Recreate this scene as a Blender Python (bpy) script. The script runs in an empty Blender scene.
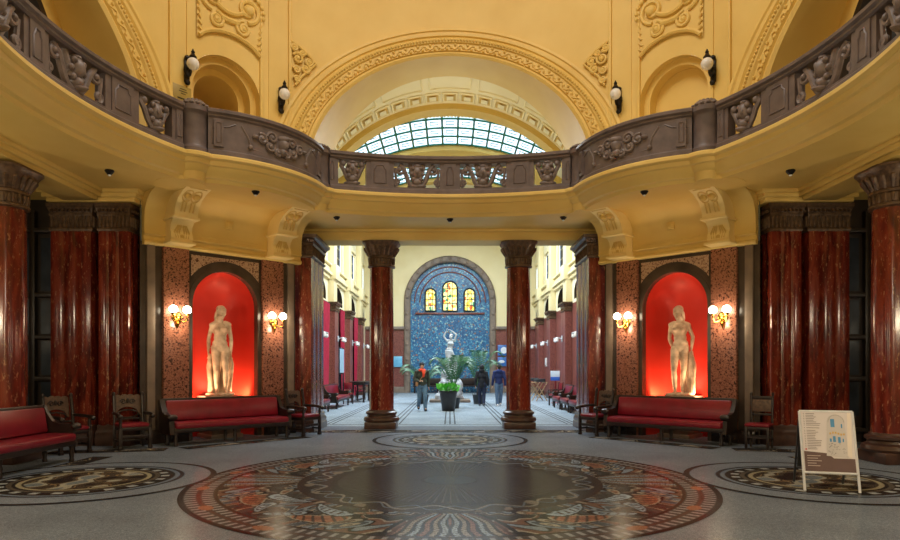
import bpy, bmesh, math, random
import numpy as np
from mathutils import Vector, Matrix
random.seed(7)
PI = math.pi
sin, cos, sqrt = math.sin, math.cos, math.sqrt
SC = bpy.context.scene
COL = SC.collection
CY = 8.67            # centre of the round hall lies at (0, CY)
DEG = PI / 180

# ------------------------------------------------------------------ helpers
def srgb(r, g, b):
    def f(c):
        c /= 255.0
        return c / 12.92 if c <= 0.04045 else ((c + 0.055) / 1.055) ** 2.4
    return (f(r), f(g), f(b), 1.0)

class MB:
    """collects geometry that becomes ONE mesh object"""
    def __init__(s):
        s.v = []; s.f = []
    def add(s, vs, fs):
        b = len(s.v)
        s.v.extend([tuple(p) for p in vs])
        s.f.extend([tuple(i + b for i in f) for f in fs])
    def box(s, c, size, rz=0.0, bev=0.0, rx=0.0, ry=0.0):
        hx, hy, hz = size[0] / 2, size[1] / 2, size[2] / 2
        M = Matrix.Translation(c) @ Matrix.Rotation(rz, 4, 'Z') @ Matrix.Rotation(ry, 4, 'Y') @ Matrix.Rotation(rx, 4, 'X')
        if bev <= 0:
            vs = [Vector((x, y, z)) for z in (-hz, hz) for x, y in ((-hx, -hy), (hx, -hy), (hx, hy), (-hx, hy))]
            fs = [(3, 2, 1, 0), (4, 5, 6, 7), (0, 1, 5, 4), (1, 2, 6, 5), (2, 3, 7, 6), (3, 0, 4, 7)]
        else:
            bev = min(bev, hx * .99, hy * .99, hz * .99)
            bm = bmesh.new(); bmesh.ops.create_cube(bm, size=1.0)
            for v in bm.verts: v.co = Vector((v.co.x * hx * 2, v.co.y * hy * 2, v.co.z * hz * 2))
            bmesh.ops.bevel(bm, geom=bm.edges[:], offset=bev, segments=2, profile=.5, affect='EDGES')
            bm.verts.index_update()
            vs = [v.co.copy() for v in bm.verts]; fs = [[v.index for v in f.verts] for f in bm.faces]; bm.free()
        s.add([M @ v for v in vs], fs)
    def prism(s, poly, z0, z1, M=None):
        n = len(poly)
        vs = [Vector((x, y, z0)) for x, y in poly] + [Vector((x, y, z1)) for x, y in poly]
        if M is not None: vs = [M @ v for v in vs]
        fs = [tuple(range(n))[::-1], tuple(range(n, 2 * n))] + [(i, (i + 1) % n, n + (i + 1) % n, n + i) for i in range(n)]
        s.add(vs, fs)
    def stack(s, rings, M=None, cap=True):
        """rings: list of equal-length closed loops of 3-D points"""
        n = len(rings[0]); vs = [p for r in rings for p in r]
        if M is not None: vs = [M @ Vector(p) for p in vs]
        fs = []
        for k in range(len(rings) - 1):
            a, b = k * n, (k + 1) * n
            fs += [(a + i, a + (i + 1) % n, b + (i + 1) % n, b + i) for i in range(n)]
        if cap:
            fs.append(tuple(range(n))[::-1]); e = (len(rings) - 1) * n
            fs.append(tuple(range(e, e + n)))
        s.add(vs, fs)
    def lathe(s, prof, seg=24, c=(0, 0, 0), shape=None, M=None, cap=True):
        rings = []
        for r, z in prof:
            rings.append([(c[0] + r * (shape(t) if shape else 1) * cos(t), c[1] + r * (shape(t) if shape else 1) * sin(t), c[2] + z)
                          for t in (2 * PI * i / seg for i in range(seg))])
        s.stack(rings, M, cap)
    def sphere(s, c, r, seg=12, ring=8, M=None):
        if not hasattr(r, '__len__'): r = (r, r, r)
        vs = [Vector((0, 0, -r[2]))]
        for k in range(1, ring):
            a = -PI / 2 + PI * k / ring
            for i in range(seg):
                t = 2 * PI * i / seg
                vs.append(Vector((r[0] * cos(a) * cos(t), r[1] * cos(a) * sin(t), r[2] * sin(a))))
        vs.append(Vector((0, 0, r[2]))); e = len(vs) - 1
        fs = [(0, 1 + (i + 1) % seg, 1 + i) for i in range(seg)]
        for k in range(ring - 2):
            a = 1 + k * seg; b = a + seg
            fs += [(a + i, a + (i + 1) % seg, b + (i + 1) % seg, b + i) for i in range(seg)]
        a = 1 + (ring - 2) * seg
        fs += [(a + i, a + (i + 1) % seg, e) for i in range(seg)]
        T = Matrix.Translation(c)
        if M is not None: T = T @ M
        s.add([T @ v for v in vs], fs)
    def tube(s, pts, r, seg=8):
        pts = [Vector(p) for p in pts]; n = len(pts)
        if n < 2: return
        rr = r if hasattr(r, '__len__') else [r] * n
        t0 = (pts[1] - pts[0]).normalized()
        up = Vector((0, 0, 1)) if abs(t0.z) < .9 else Vector((1, 0, 0))
        a = t0.cross(up).normalized(); rings = []
        for i, p in enumerate(pts):
            t = (pts[min(i + 1, n - 1)] - pts[max(i - 1, 0)])
            if t.length < 1e-9: t = t0.copy()
            t.normalize()
            a = a - t * a.dot(t)
            if a.length < 1e-6: a = t.orthogonal()
            a.normalize(); b = t.cross(a)
            rings.append([p + (a * cos(2 * PI * k / seg) + b * sin(2 * PI * k / seg)) * rr[i] for k in range(seg)])
        s.stack(rings)
    def cap(s, p0, p1, r0, r1, seg=12):
        """closed tapered capsule"""
        p0 = Vector(p0); p1 = Vector(p1); d = (p1 - p0)
        if d.length < 1e-6: d = Vector((0, 0, 1e-5))
        L = d.length; t = d.normalized(); a = t.orthogonal().normalized(); b = t.cross(a)
        rings = []
        for k in range(1, 5):
            an = -PI / 2 + k * PI / 8; rings.append((r0 * cos(an), r0 * sin(an)))
        for k in range(0, 4):
            an = k * PI / 8; rings.append((r1 * cos(an), L + r1 * sin(an)))
        s.stack([[p0 + t * h + (a * cos(2 * PI * i / seg) + b * sin(2 * PI * i / seg)) * r for i in range(seg)] for r, h in rings])
    def grid(s, fn, us, vs, closed_u=False):
        nu, nv = len(us), len(vs)
        P = [fn(u, v) for u in us for v in vs]
        fs = []
        for i in range(nu if closed_u else nu - 1):
            for j in range(nv - 1):
                i2 = (i + 1) % nu
                fs.append((i * nv + j, i2 * nv + j, i2 * nv + j + 1, i * nv + j + 1))
        s.add(P, fs)
    def mirror(s):
        s.v = [(-x, y, z) for x, y, z in s.v]; s.f = [f[::-1] for f in s.f]
        return s
    def build(s, name, mat, parent=None, smooth=35, world=False, sg=1):
        me = bpy.data.meshes.new(name)
        V = s.v; F = s.f
        if sg < 0:
            V = [(-x, y, z) for x, y, z in V]; F = [f[::-1] for f in F]
        if world and parent is not None:
            top = parent; M = Matrix.Identity(4)
            while top is not None:
                M = (Matrix.Translation(top.location) @ top.rotation_euler.to_matrix().to_4x4()) @ M
                top = top.parent
            I = M.inverted(); V = [I @ Vector(p) for p in V]
        me.from_pydata([tuple(p) for p in V], [], F); me.update()
        bm = bmesh.new(); bm.from_mesh(me)
        bmesh.ops.recalc_face_normals(bm, faces=bm.faces[:])
        bm.to_mesh(me); bm.free()
        if smooth:
            me.polygons.foreach_set('use_smooth', [True] * len(me.polygons))
            me.set_sharp_from_angle(angle=smooth * DEG)
        me.materials.append(mat)
        o = bpy.data.objects.new(name, me); COL.objects.link(o)
        if parent is not None: o.parent = parent
        return o

def thing(name, label, cat, loc=(0, 0, 0), rz=0, group=None):
    o = bpy.data.objects.new(name, None); COL.objects.link(o)
    o.location = loc; o.rotation_euler = (0, 0, rz); o.empty_display_size = .2
    return tag(o, label, cat, group)
def tag(o, label, cat, group=None):
    o['label'] = label; o['category'] = cat; o['kind'] = 'thing'
    if group: o['group'] = group
    return o
def struct(mb, name, mat, smooth=35, sg=1):
    o = mb.build(name, mat, None, smooth, sg=sg); o['kind'] = 'structure'
    return o
def copy_tree(o, parent=None):
    c = o.copy(); COL.objects.link(c)
    if parent is not None: c.parent = parent
    for ch in list(o.children):
        if ch is not c: copy_tree(ch, c)
    return c
def dup(o, loc, rz, label, group=None):
    kids = list(o.children)
    c = o.copy(); COL.objects.link(c)
    c.location = loc; c.rotation_euler = (0, 0, rz); c['label'] = label
    if group: c['group'] = group
    for ch in kids: copy_tree(ch, c)
    return c

# ------------------------------------------------------------------ materials
MATS = {}
def newmat(name):
    m = bpy.data.materials.new(name); m.use_nodes = True
    nt = m.node_tree; nt.nodes.clear()
    out = nt.nodes.new('ShaderNodeOutputMaterial'); b = nt.nodes.new('ShaderNodeBsdfPrincipled')
    nt.links.new(b.outputs[0], out.inputs[0])
    return m, nt, b, out
def N(nt, typ, **kw):
    n = nt.nodes.new(typ)
    for k, v in kw.items():
        if k.startswith('i_'):
            n.inputs[k[2:].replace('_', ' ')].default_value = v
        else: setattr(n, k, v)
    return n
def ramp(nt, stops, interp='LINEAR'):
    r = nt.nodes.new('ShaderNodeValToRGB'); cr = r.color_ramp; cr.interpolation = interp
    while len(cr.elements) < len(stops): cr.elements.new(.5)
    for e, (p, c) in zip(cr.elements, stops): e.position = p; e.color = c
    return r
def coords(nt, scale=(1, 1, 1), kind='Object'):
    t = nt.nodes.new('ShaderNodeTexCoord'); mp = nt.nodes.new('ShaderNodeMapping')
    mp.inputs['Scale'].default_value = scale
    nt.links.new(t.outputs[kind], mp.inputs['Vector'])
    return mp.outputs[0]
def bump(nt, b, src, strength=.2, dist=.01):
    bp = N(nt, 'ShaderNodeBump'); bp.inputs['Strength'].default_value = strength; bp.inputs['Distance'].default_value = dist
    nt.links.new(src, bp.inputs['Height']); nt.links.new(bp.outputs[0], b.inputs['Normal'])
def noisy(name, c1, c2, rough=.5, scale=3.0, metal=0.0, bumps=0.0, bscale=60, spec=.5, detail=4, coat=0.0):
    m, nt, b, out = newmat(name)
    v = coords(nt); n = N(nt, 'ShaderNodeTexNoise'); n.inputs['Scale'].default_value = scale; n.inputs['Detail'].default_value = detail
    nt.links.new(v, n.inputs['Vector'])
    r = ramp(nt, [(.3, c1), (.7, c2)]); nt.links.new(n.outputs['Fac'], r.inputs[0]); nt.links.new(r.outputs[0], b.inputs['Base Color'])
    b.inputs['Roughness'].default_value = rough; b.inputs['Metallic'].default_value = metal
    b.inputs['Specular IOR Level'].default_value = spec; b.inputs['Coat Weight'].default_value = coat
    if bumps:
        n2 = N(nt, 'ShaderNodeTexNoise'); n2.inputs['Scale'].default_value = bscale; nt.links.new(v, n2.inputs['Vector'])
        bump(nt, b, n2.outputs['Fac'], bumps, .006)
    MATS[name] = m
    return m
def emit(name, col, strength, base=(1, 1, 1, 1)):
    m, nt, b, out = newmat(name)
    b.inputs['Base Color'].default_value = base; b.inputs['Emission Color'].default_value = col; b.inputs['Emission Strength'].default_value = strength
    b.inputs['Roughness'].default_value = .3
    MATS[name] = m
    return m

M_YEL = noisy('yellow_plaster', srgb(223, 188, 100), srgb(231, 199, 114), .55, 1.2, bumps=.05, bscale=25)
M_YELC = noisy('light_yellow_plaster', srgb(238, 210, 134), srgb(244, 220, 150), .5, 2, bumps=.05, bscale=25)
M_YELD = noisy('ochre_plaster', srgb(212, 174, 84), srgb(220, 184, 98), .55, 1.2)
M_CREAM = noisy('cream_plaster', srgb(236, 218, 165), srgb(242, 226, 178), .55, 1.2)
M_CREAMW = noisy('pale_stucco', srgb(232, 220, 180), srgb(238, 228, 194), .55, 1.2)
M_BAL = noisy('brown_stone', srgb(92, 81, 79), srgb(114, 100, 97), .45, 5, bumps=.25, bscale=30)
M_BALD = noisy('brown_stone_relief', srgb(102, 90, 86), srgb(132, 117, 111), .45, 9, bumps=.25, bscale=40)
M_BRZ = noisy('dark_capital', srgb(66, 50, 38), srgb(112, 86, 62), .36, 14, bumps=.4, bscale=40, metal=.2)
M_WOOD = noisy('black_wood', srgb(24, 16, 13), srgb(40, 27, 22), .35, 6, bumps=.1)
M_LEA = noisy('red_leather', srgb(108, 14, 30), srgb(130, 20, 38), .3, 4, bumps=.12, bscale=90)
M_DLEA = noisy('carved_leather', srgb(70, 52, 40), srgb(104, 82, 64), .45, 22, bumps=.6, bscale=45)
M_STAT = noisy('statue_marble', srgb(158, 130, 104), srgb(232, 208, 180), .5, 5, bumps=.15, bscale=35)
M_WSTAT = noisy('white_marble', srgb(150, 156, 162), srgb(206, 210, 214), .4, 5)
M_NICHE = noisy('niche_red', srgb(192, 40, 25), srgb(204, 50, 31), .5, 1.0, bumps=.08, bscale=4)
M_BRASS = noisy('brass', srgb(190, 140, 60), srgb(225, 180, 90), .22, 8, metal=1.0)
M_IRON = noisy('black_iron', srgb(16, 13, 11), srgb(30, 25, 22), .4, 8, metal=.4)
M_GLOBE = emit('lit_globe', (1.0, .86, .62, 1), 14.0)
M_GLOBEW = noisy('opal_globe', srgb(225, 222, 215), srgb(238, 236, 230), .2, 2)
M_DARK = noisy('dark_timber', srgb(26, 19, 15), srgb(42, 31, 25), .4, 5)
M_DGLASS = noisy('dark_glass', srgb(30, 36, 44), srgb(56, 66, 78), .1, 2)
M_CURT = noisy('crimson_curtain', srgb(150, 10, 44), srgb(176, 18, 58), .7, 5)
M_POT = noisy('black_pot', srgb(30, 32, 36), srgb(42, 44, 48), .35, 5)
M_LEAF = noisy('palm_green', srgb(34, 78, 50), srgb(60, 116, 66), .45, 6)
M_LEAFB = noisy('bright_leaf', srgb(50, 150, 40), srgb(110, 205, 70), .45, 12)
M_SILV = noisy('aluminium', srgb(206, 210, 216), srgb(222, 225, 230), .35, 5)
M_GREYB = noisy('dark_board', srgb(44, 46, 50), srgb(58, 60, 64), .5, 5)
M_GREEN = noisy('green_glazing_bar', srgb(24, 92, 74), srgb(34, 112, 88), .4, 5)

def m_redmarble():
    m, nt, b, out = newmat('red_marble')
    v = coords(nt, (1, 1, .22))
    n = N(nt, 'ShaderNodeTexNoise'); n.inputs['Scale'].default_value = 5; n.inputs['Detail'].default_value = 6; n.inputs['Distortion'].default_value = 1.2
    nt.links.new(v, n.inputs['Vector'])
    r = ramp(nt, [(.3, srgb(62, 20, 14)), (.5, srgb(104, 35, 23)), (.62, srgb(126, 50, 33)), (.75, srgb(80, 27, 19))]); nt.links.new(n.outputs['Fac'], r.inputs[0])
    n2 = N(nt, 'ShaderNodeTexNoise'); n2.inputs['Scale'].default_value = 13; n2.inputs['Detail'].default_value = 8; n2.inputs['Roughness'].default_value = .72
    v2 = coords(nt, (1.6, 1.6, .55)); nt.links.new(v2, n2.inputs['Vector'])
    r2 = ramp(nt, [(.57, (0, 0, 0, 1)), (.64, (1, 1, 1, 1))]); nt.links.new(n2.outputs['Fac'], r2.inputs[0])
    mx = N(nt, 'ShaderNodeMixRGB'); mx.inputs[2].default_value = srgb(172, 118, 84)
    mul = N(nt, 'ShaderNodeMath', operation='MULTIPLY'); mul.inputs[1].default_value = .75
    nt.links.new(r2.outputs[0], mul.inputs[0]); nt.links.new(mul.outputs[0], mx.inputs[0]); nt.links.new(r.outputs[0], mx.inputs[1])
    nt.links.new(mx.outputs[0], b.inputs['Base Color']); b.inputs['Roughness'].default_value = .16
    return m
M_RED = m_redmarble()
def m_breccia(name, cA, cB, cD, scale=16, rough=.25):
    m, nt, b, out = newmat(name)
    v = coords(nt)
    n = N(nt, 'ShaderNodeTexNoise'); n.inputs['Scale'].default_value = scale; n.inputs['Detail'].default_value = 3; n.inputs['Distortion'].default_value = .6
    nt.links.new(v, n.inputs['Vector'])
    r = ramp(nt, [(.38, cD), (.44, cA), (.56, cB), (.64, cA), (.70, cD)]); nt.links.new(n.outputs['Fac'], r.inputs[0])
    nt.links.new(r.outputs[0], b.inputs['Base Color']); b.inputs['Roughness'].default_value = rough
    return m
M_PINK = m_breccia('pink_breccia', srgb(136, 84, 66), srgb(164, 110, 88), srgb(62, 36, 28), 24)
M_SPAN = m_breccia('spandrel_breccia', srgb(168, 134, 106), srgb(196, 164, 134), srgb(96, 66, 50), 22)
M_PINKD = m_breccia('rose_granite', srgb(122, 66, 58), srgb(146, 88, 78), srgb(86, 44, 42), 22, .3)
M_DM = noisy('dark_marble', srgb(58, 48, 40), srgb(84, 70, 58), .2, 2.2, detail=8)
M_DMD = noisy('black_brown_marble', srgb(30, 22, 18), srgb(46, 34, 28), .22, 3)
M_GSTONE = noisy('grey_stone', srgb(110, 96, 84), srgb(140, 122, 106), .5, 3, bumps=.2)

def m_floor():
    m, nt, b, out = newmat('mosaic_floor')
    a = N(nt, 'ShaderNodeAttribute'); a.attribute_name = 'Col'
    v = coords(nt)
    vo = N(nt, 'ShaderNodeTexVoronoi'); vo.inputs['Scale'].default_value = 64; nt.links.new(v, vo.inputs['Vector'])
    sep = N(nt, 'ShaderNodeSeparateColor'); nt.links.new(vo.outputs['Color'], sep.inputs[0])
    mr = N(nt, 'ShaderNodeMapRange'); mr.inputs['To Min'].default_value = .78; mr.inputs['To Max'].default_value = 1.16
    nt.links.new(sep.outputs[0], mr.inputs['Value'])
    ve = N(nt, 'ShaderNodeTexVoronoi', feature='DISTANCE_TO_EDGE'); ve.inputs['Scale'].default_value = 64; nt.links.new(v, ve.inputs['Vector'])
    rg = ramp(nt, [(0, (.55, .55, .55, 1)), (.12, (1, 1, 1, 1))]); nt.links.new(ve.outputs['Distance'], rg.inputs[0])
    n = N(nt, 'ShaderNodeTexNoise'); n.inputs['Scale'].default_value = .9; n.inputs['Detail'].default_value = 4; nt.links.new(v, n.inputs['Vector'])
    mr2 = N(nt, 'ShaderNodeMapRange'); mr2.inputs['From Min'].default_value = .3; mr2.inputs['From Max'].default_value = .7; mr2.inputs['To Min'].default_value = .85; mr2.inputs['To Max'].default_value = 1.12
    nt.links.new(n.outputs['Fac'], mr2.inputs['Value'])
    m1 = N(nt, 'ShaderNodeMath', operation='MULTIPLY'); nt.links.new(mr.outputs[0], m1.inputs[0]); nt.links.new(mr2.outputs[0], m1.inputs[1])
    mx = N(nt, 'ShaderNodeMixRGB', blend_type='MULTIPLY'); mx.inputs[0].default_value = 1
    nt.links.new(a.outputs['Color'], mx.inputs[1]); nt.links.new(m1.outputs[0], mx.inputs[2])
    mx2 = N(nt, 'ShaderNodeMixRGB', blend_type='MULTIPLY'); mx2.inputs[0].default_value = 1
    nt.links.new(mx.outputs[0], mx2.inputs[1]); nt.links.new(rg.outputs[0], mx2.inputs[2])
    nt.nodes.remove(b)
    df = N(nt, 'ShaderNodeBsdfDiffuse'); gl = N(nt, 'ShaderNodeBsdfGlossy'); gl.inputs['Roughness'].default_value = .22
    lw = N(nt, 'ShaderNodeLayerWeight'); lw.inputs[0].default_value = .5
    mf = N(nt, 'ShaderNodeMapRange'); mf.inputs['From Min'].default_value = .5; mf.inputs['From Max'].default_value = 1; mf.inputs['To Min'].default_value = .03; mf.inputs['To Max'].default_value = .17
    nt.links.new(lw.outputs['Facing'], mf.inputs['Value']); ms = N(nt, 'ShaderNodeMixShader')
    nt.links.new(mx2.outputs[0], df.inputs[0]); nt.links.new(mf.outputs[0], ms.inputs[0]); nt.links.new(df.outputs[0], ms.inputs[1]); nt.links.new(gl.outputs[0], ms.inputs[2]); nt.links.new(ms.outputs[0], out.inputs[0])
    return m
M_FLOOR = m_floor()

def m_bluemosaic():
    m, nt, b, out = newmat('blue_mosaic')
    v = coords(nt)
    vo = N(nt, 'ShaderNodeTexVoronoi'); vo.inputs['Scale'].default_value = 13; nt.links.new(v, vo.inputs['Vector'])
    sep = N(nt, 'ShaderNodeSeparateColor'); nt.links.new(vo.outputs['Color'], sep.inputs[0])
    r = ramp(nt, [(0, srgb(40, 96, 140)), (.35, srgb(56, 124, 164)), (.6, srgb(86, 156, 182)), (.76, srgb(44, 100, 148)), (.90, srgb(150, 116, 96)), (.95, srgb(160, 196, 190))], 'CONSTANT')
    nt.links.new(sep.outputs[0], r.inputs[0])
    w = N(nt, 'ShaderNodeTexWave', wave_type='RINGS', rings_direction='SPHERICAL'); w.inputs['Scale'].default_value = 1.1; w.inputs['Distortion'].default_value = 9; w.inputs['Detail Scale'].default_value = 1.6
    nt.links.new(v, w.inputs['Vector'])
    mx = N(nt, 'ShaderNodeMixRGB', blend_type='MULTIPLY'); mx.inputs[0].default_value = .5
    r2 = ramp(nt, [(.2, (.45, .5, .6, 1)), (.5, (1.0, 1.0, 1.0, 1))]); nt.links.new(w.outputs['Fac'], r2.inputs[0])
    nt.links.new(r.outputs[0], mx.inputs[1]); nt.links.new(r2.outputs[0], mx.inputs[2])
    nt.links.new(mx.outputs[0], b.inputs['Base Color']); b.inputs['Roughness'].default_value = .3
    return m
M_BLUE = m_bluemosaic()

def m_skyglass():
    m, nt, b, out = newmat('skylight_glass')
    nt.nodes.remove(b)
    tl = N(nt, 'ShaderNodeBsdfTranslucent'); tl.inputs[0].default_value = (.86, .93, .96, 1)
    tp = N(nt, 'ShaderNodeBsdfTransparent'); tp.inputs[0].default_value = (.9, .96, 1, 1)
    v = coords(nt); n = N(nt, 'ShaderNodeTexNoise'); n.inputs['Scale'].default_value = 1.5; nt.links.new(v, n.inputs['Vector'])
    r = ramp(nt, [(.35, (.35, .35, .35, 1)), (.65, (.65, .65, .65, 1))]); nt.links.new(n.outputs['Fac'], r.inputs[0])
    mx = N(nt, 'ShaderNodeMixShader'); nt.links.new(r.outputs[0], mx.inputs[0])
    nt.links.new(tl.outputs[0], mx.inputs[1]); nt.links.new(tp.outputs[0], mx.inputs[2]); nt.links.new(mx.outputs[0], out.inputs[0])
    return m
M_SKYG = m_skyglass()
def m_stained():
    m, nt, b, out = newmat('stained_glass')
    v = coords(nt, (1, 1, 1)); vo = N(nt, 'ShaderNodeTexVoronoi'); vo.inputs['Scale'].default_value = 5.5; nt.links.new(v, vo.inputs['Vector'])
    sep = N(nt, 'ShaderNodeSeparateColor'); nt.links.new(vo.outputs['Color'], sep.inputs[0])
    r = ramp(nt, [(0, srgb(250, 235, 150)), (.35, srgb(255, 214, 70)), (.6, srgb(200, 225, 160)), (.72, srgb(214, 96, 30)), (.82, srgb(60, 130, 90)), (.92, srgb(245, 240, 200))], 'CONSTANT')
    nt.links.new(sep.outputs[0], r.inputs[0])
    nt.links.new(r.outputs[0], b.inputs['Base Color']); nt.links.new(r.outputs[0], b.inputs['Emission Color']); b.inputs['Emission Strength'].default_value = .9  # self-glow stands in for daylight behind the panes
    return m
M_STAIN = m_stained()
M_PANE = emit('daylit_pane', srgb(170, 205, 235), .55, srgb(140, 170, 195))
M_BPANE = noisy('blue_pane', srgb(44, 66, 104), srgb(74, 104, 146), .55, 2)
# ================================================================== SETTING
def holed_wall(mb, u0, u1, z0, z1, openings, mp, extra=(), du=.25):
    """wall of vertical strips; openings: (uc, half, zbot, zspring, rise)"""
    us = {u0, u1}
    n = max(1, int((u1 - u0) / du))
    for i in range(n + 1): us.add(u0 + (u1 - u0) * i / n)
    for uc, h, zb, zs, ri in openings:
        for k in range(33 if ri > 0 else 2):
            t = -1 + 2 * k / (32 if ri > 0 else 1)
            us.add(uc + h * (sin(t * PI / 2) if ri > 0 else t))
    us = sorted(u for u in us if u0 - 1e-6 <= u <= u1 + 1e-6)
    uu = [us[0]]
    for u in us[1:]:
        if u - uu[-1] > 1e-4: uu.append(u)
    for a, b in zip(uu[:-1], uu[1:]):
        m = (a + b) / 2; bl = []
        for uc, h, zb, zs, ri in openings:
            if abs(m - uc) < h:
                top = lambda u: zs + ri * sqrt(max(0, 1 - ((u - uc) / h) ** 2))
                bl.append((zb, zb, top(a), top(b)))
        bl.sort(); ca, cb = z0, z0
        for zb1, zb2, ta, tb in bl:
            if zb1 > ca + 1e-5: mb.add([mp(a, ca), mp(b, cb), mp(b, zb2), mp(a, zb1)], [(0, 1, 2, 3)])
            ca, cb = ta, tb
        if z1 > ca + 1e-5: mb.add([mp(a, ca), mp(b, cb), mp(b, z1), mp(a, z1)], [(0, 1, 2, 3)])
def arch_pts(h, zb, zs, ri, n=28):
    p = [(-h, zb)] if zb < zs - 1e-6 else []
    p += [(-h * cos(PI * k / n), zs + ri * sin(PI * k / n)) for k in range(n + 1)]
    if zb < zs - 1e-6: p.append((h, zb))
    return p

# ---- drum (upper round wall)
R = 6.7
AH, AZ, AB = 3.22, 5.95, 3.1          # great arches: half width, springing, rise
def dpt(s, z, h=0.0):                  # arc length s from front centre, h = projection inward
    t = s / R; r = R - h
    return (r * sin(t), CY + r * cos(t), z)
def th(d): return R * d * DEG
ops = []
sa = R * math.asin(AH / R)
# great arches are cut straight through, so their outline is worked out in projection
def drum_wall():
    mb = MB()
    for k in range(4):
        c0 = k * 90
        def mp(u, z, c0=c0):
            t = u / R + c0 * DEG
            return (R * sin(t), CY + R * cos(t), z)
        us = [-R * 45 * DEG + R * 90 * DEG * i / 120 for i in range(121)] + [-sa, sa]
        us = sorted(us)
        half = .78
        for a, b in zip(us[:-1], us[1:]):
            m = (a + b) / 2
            def bot(u):
                if k != 2 and abs(m) < sa:
                    x = R * sin(u / R)
                    return AZ + AB * sqrt(max(0, 1 - (x / AH) ** 2))
                return 5.45
            za, zb = bot(a), bot(b)
            mb.add([mp(a, za), mp(b, zb), mp(b, 11.3), mp(a, 11.3)], [(0, 1, 2, 3)])
    return mb
# diagonal bays are rebuilt with their small niches, so the plain drum leaves them out there
def drum():
    mb = MB()
    niche = (0, .78, 5.45, 7.32, .78)
    for k in range(4):
        def mpk(u, z, c0=k * 90 * DEG):
            t = u / R + c0
            return (R * sin(t), CY + R * cos(t), z)
        us = sorted([-th(32) + 2 * th(32) * i / 90 for i in range(91)] + [-sa, sa])
        for a, b in zip(us[:-1], us[1:]):
            m = (a + b) / 2
            def bot(u):
                if k != 2 and abs(m) < sa:
                    return AZ + AB * sqrt(max(0, 1 - (R * sin(u / R) / AH) ** 2))
                return 5.45
            mb.add([mpk(a, bot(a)), mpk(b, bot(b)), mpk(b, 11.3), mpk(a, 11.3)], [(0, 1, 2, 3)])
        def mpd(u, z, c0=(k * 90 + 45) * DEG):
            t = u / R + c0
            return (R * sin(t), CY + R * cos(t), z)
        holed_wall(mb, -th(13), th(13), 5.45, 11.3, [niche] if k in (0, 3) else [], mpd, du=.15)
    return mb
struct(drum(), 'wall_drum', M_YEL)
def rotp(p, a):                         # rotate about the hall centre
    x, y = p[0], p[1] - CY
    return (x * cos(a) + y * sin(a), CY - x * sin(a) + y * cos(a), p[2])
# small niches in the diagonal bays
for sg, nm in ((-1, 'left'), (1, 'right')):
    a = sg * 45 * DEG
    def ring(mb, h, zs, ri, y0, y1):
        P = arch_pts(h, 5.45, zs, ri)
        mb.grid(lambda u, v: rotp((P[u][0], CY + (v if v else sqrt(R * R - P[u][0] ** 2)), P[u][1]), a), range(len(P)), [y0, y1])
    def annulus(mb, h1, h2, zs, y):
        P, Q = arch_pts(h1, 5.45, zs, h1), arch_pts(h2, 5.45, zs, h2)
        mb.grid(lambda u, v: rotp(((P, Q)[v][u][0], CY + y, (P, Q)[v][u][1]), a), range(len(P)), [0, 1])
    mb = MB(); ring(mb, .78, 7.32, .78, None, 6.85); annulus(mb, .78, .64, 7.32, 6.85); ring(mb, .64, 7.32, .64, 6.85, 7.12)
    if sg > 0:
        P = arch_pts(.64, 5.45, 7.32, .64); mb.add([rotp((x, CY + 7.12, z), a) for x, z in P], [tuple(range(len(P)))])
    else:
        annulus(mb, .64, .5, 7.32, 7.12); ring(mb, .5, 7.32, .5, 7.12, 8.6)
        P = arch_pts(.5, 5.45, 7.32, .5); mb.add([rotp((x, CY + 8.6, z), a) for x, z in P], [tuple(range(len(P)))])
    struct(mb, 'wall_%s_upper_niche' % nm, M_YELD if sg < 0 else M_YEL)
# great arch mouldings + reveals
def arch_c(phi, d, h, a):
    x = -(AH + d) * cos(phi); z = AZ + (AB + d * .95) * sin(phi); r = R - h
    return rotp((x, CY + sqrt(r * r - x * x), z), a)
PHI = [PI * (k / 72) for k in range(73)]
PROF = [(0, 0), (0, .07), (.06, .10), (.12, .07), (.13, .11), (.15, .05), (.33, .05), (.35, .09), (.42, .10), (.46, .06), (.50, .04), (.52, .08), (.57, .08), (.59, .04), (.64, .04), (.66, .07), (.72, .06), (.74, 0)]
n = 0
for a in (0, -PI / 2, PI / 2):
    mb = MB()
    mb.grid(lambda u, v: arch_c(u, v[0], v[1], a), PHI, PROF)
    mb.tube([arch_c(PI * k / 220, .24 + .05 * sin(k * 1.05), .06, a) for k in range(221)], .018, 5)
    for k in range(150):
        mb.sphere(arch_c(PI * (k + .5) / 150, .40, .10, a), .032, 6, 4)
    for k in range(110):
        s_ = .24 - .06 * sin(k * 2 * 1.05 + .5)
        mb.sphere(arch_c(PI * (2 * k + .5) / 220, s_, .06, a), (.035, .035, .035), 6, 4)
    n += 1; struct(mb, 'trim_%d' % n, M_YEL)
# reveal of the front arch towards the long hall + flat wall on its far side
mb = MB(); YF = 16.35
P = [(-AH * cos(p), AZ + AB * sin(p)) for p in PHI]; P = [(-AH, 5.45)] + P + [(AH, 5.45)]
mb.grid(lambda u, v: (P[u][0], YF if v else CY + sqrt(R * R - P[u][0] ** 2), P[u][1]), range(len(P)), [0, 1])
struct(mb, 'trim_4', M_YEL)
mb = MB()
holed_wall(mb, -6.2, 6.2, 5.0, 13.2, [(0, AH, 5.0, AZ, AB)], lambda u, z: (u, YF, z))
struct(mb, 'wall_arch', M_CREAM)
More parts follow.
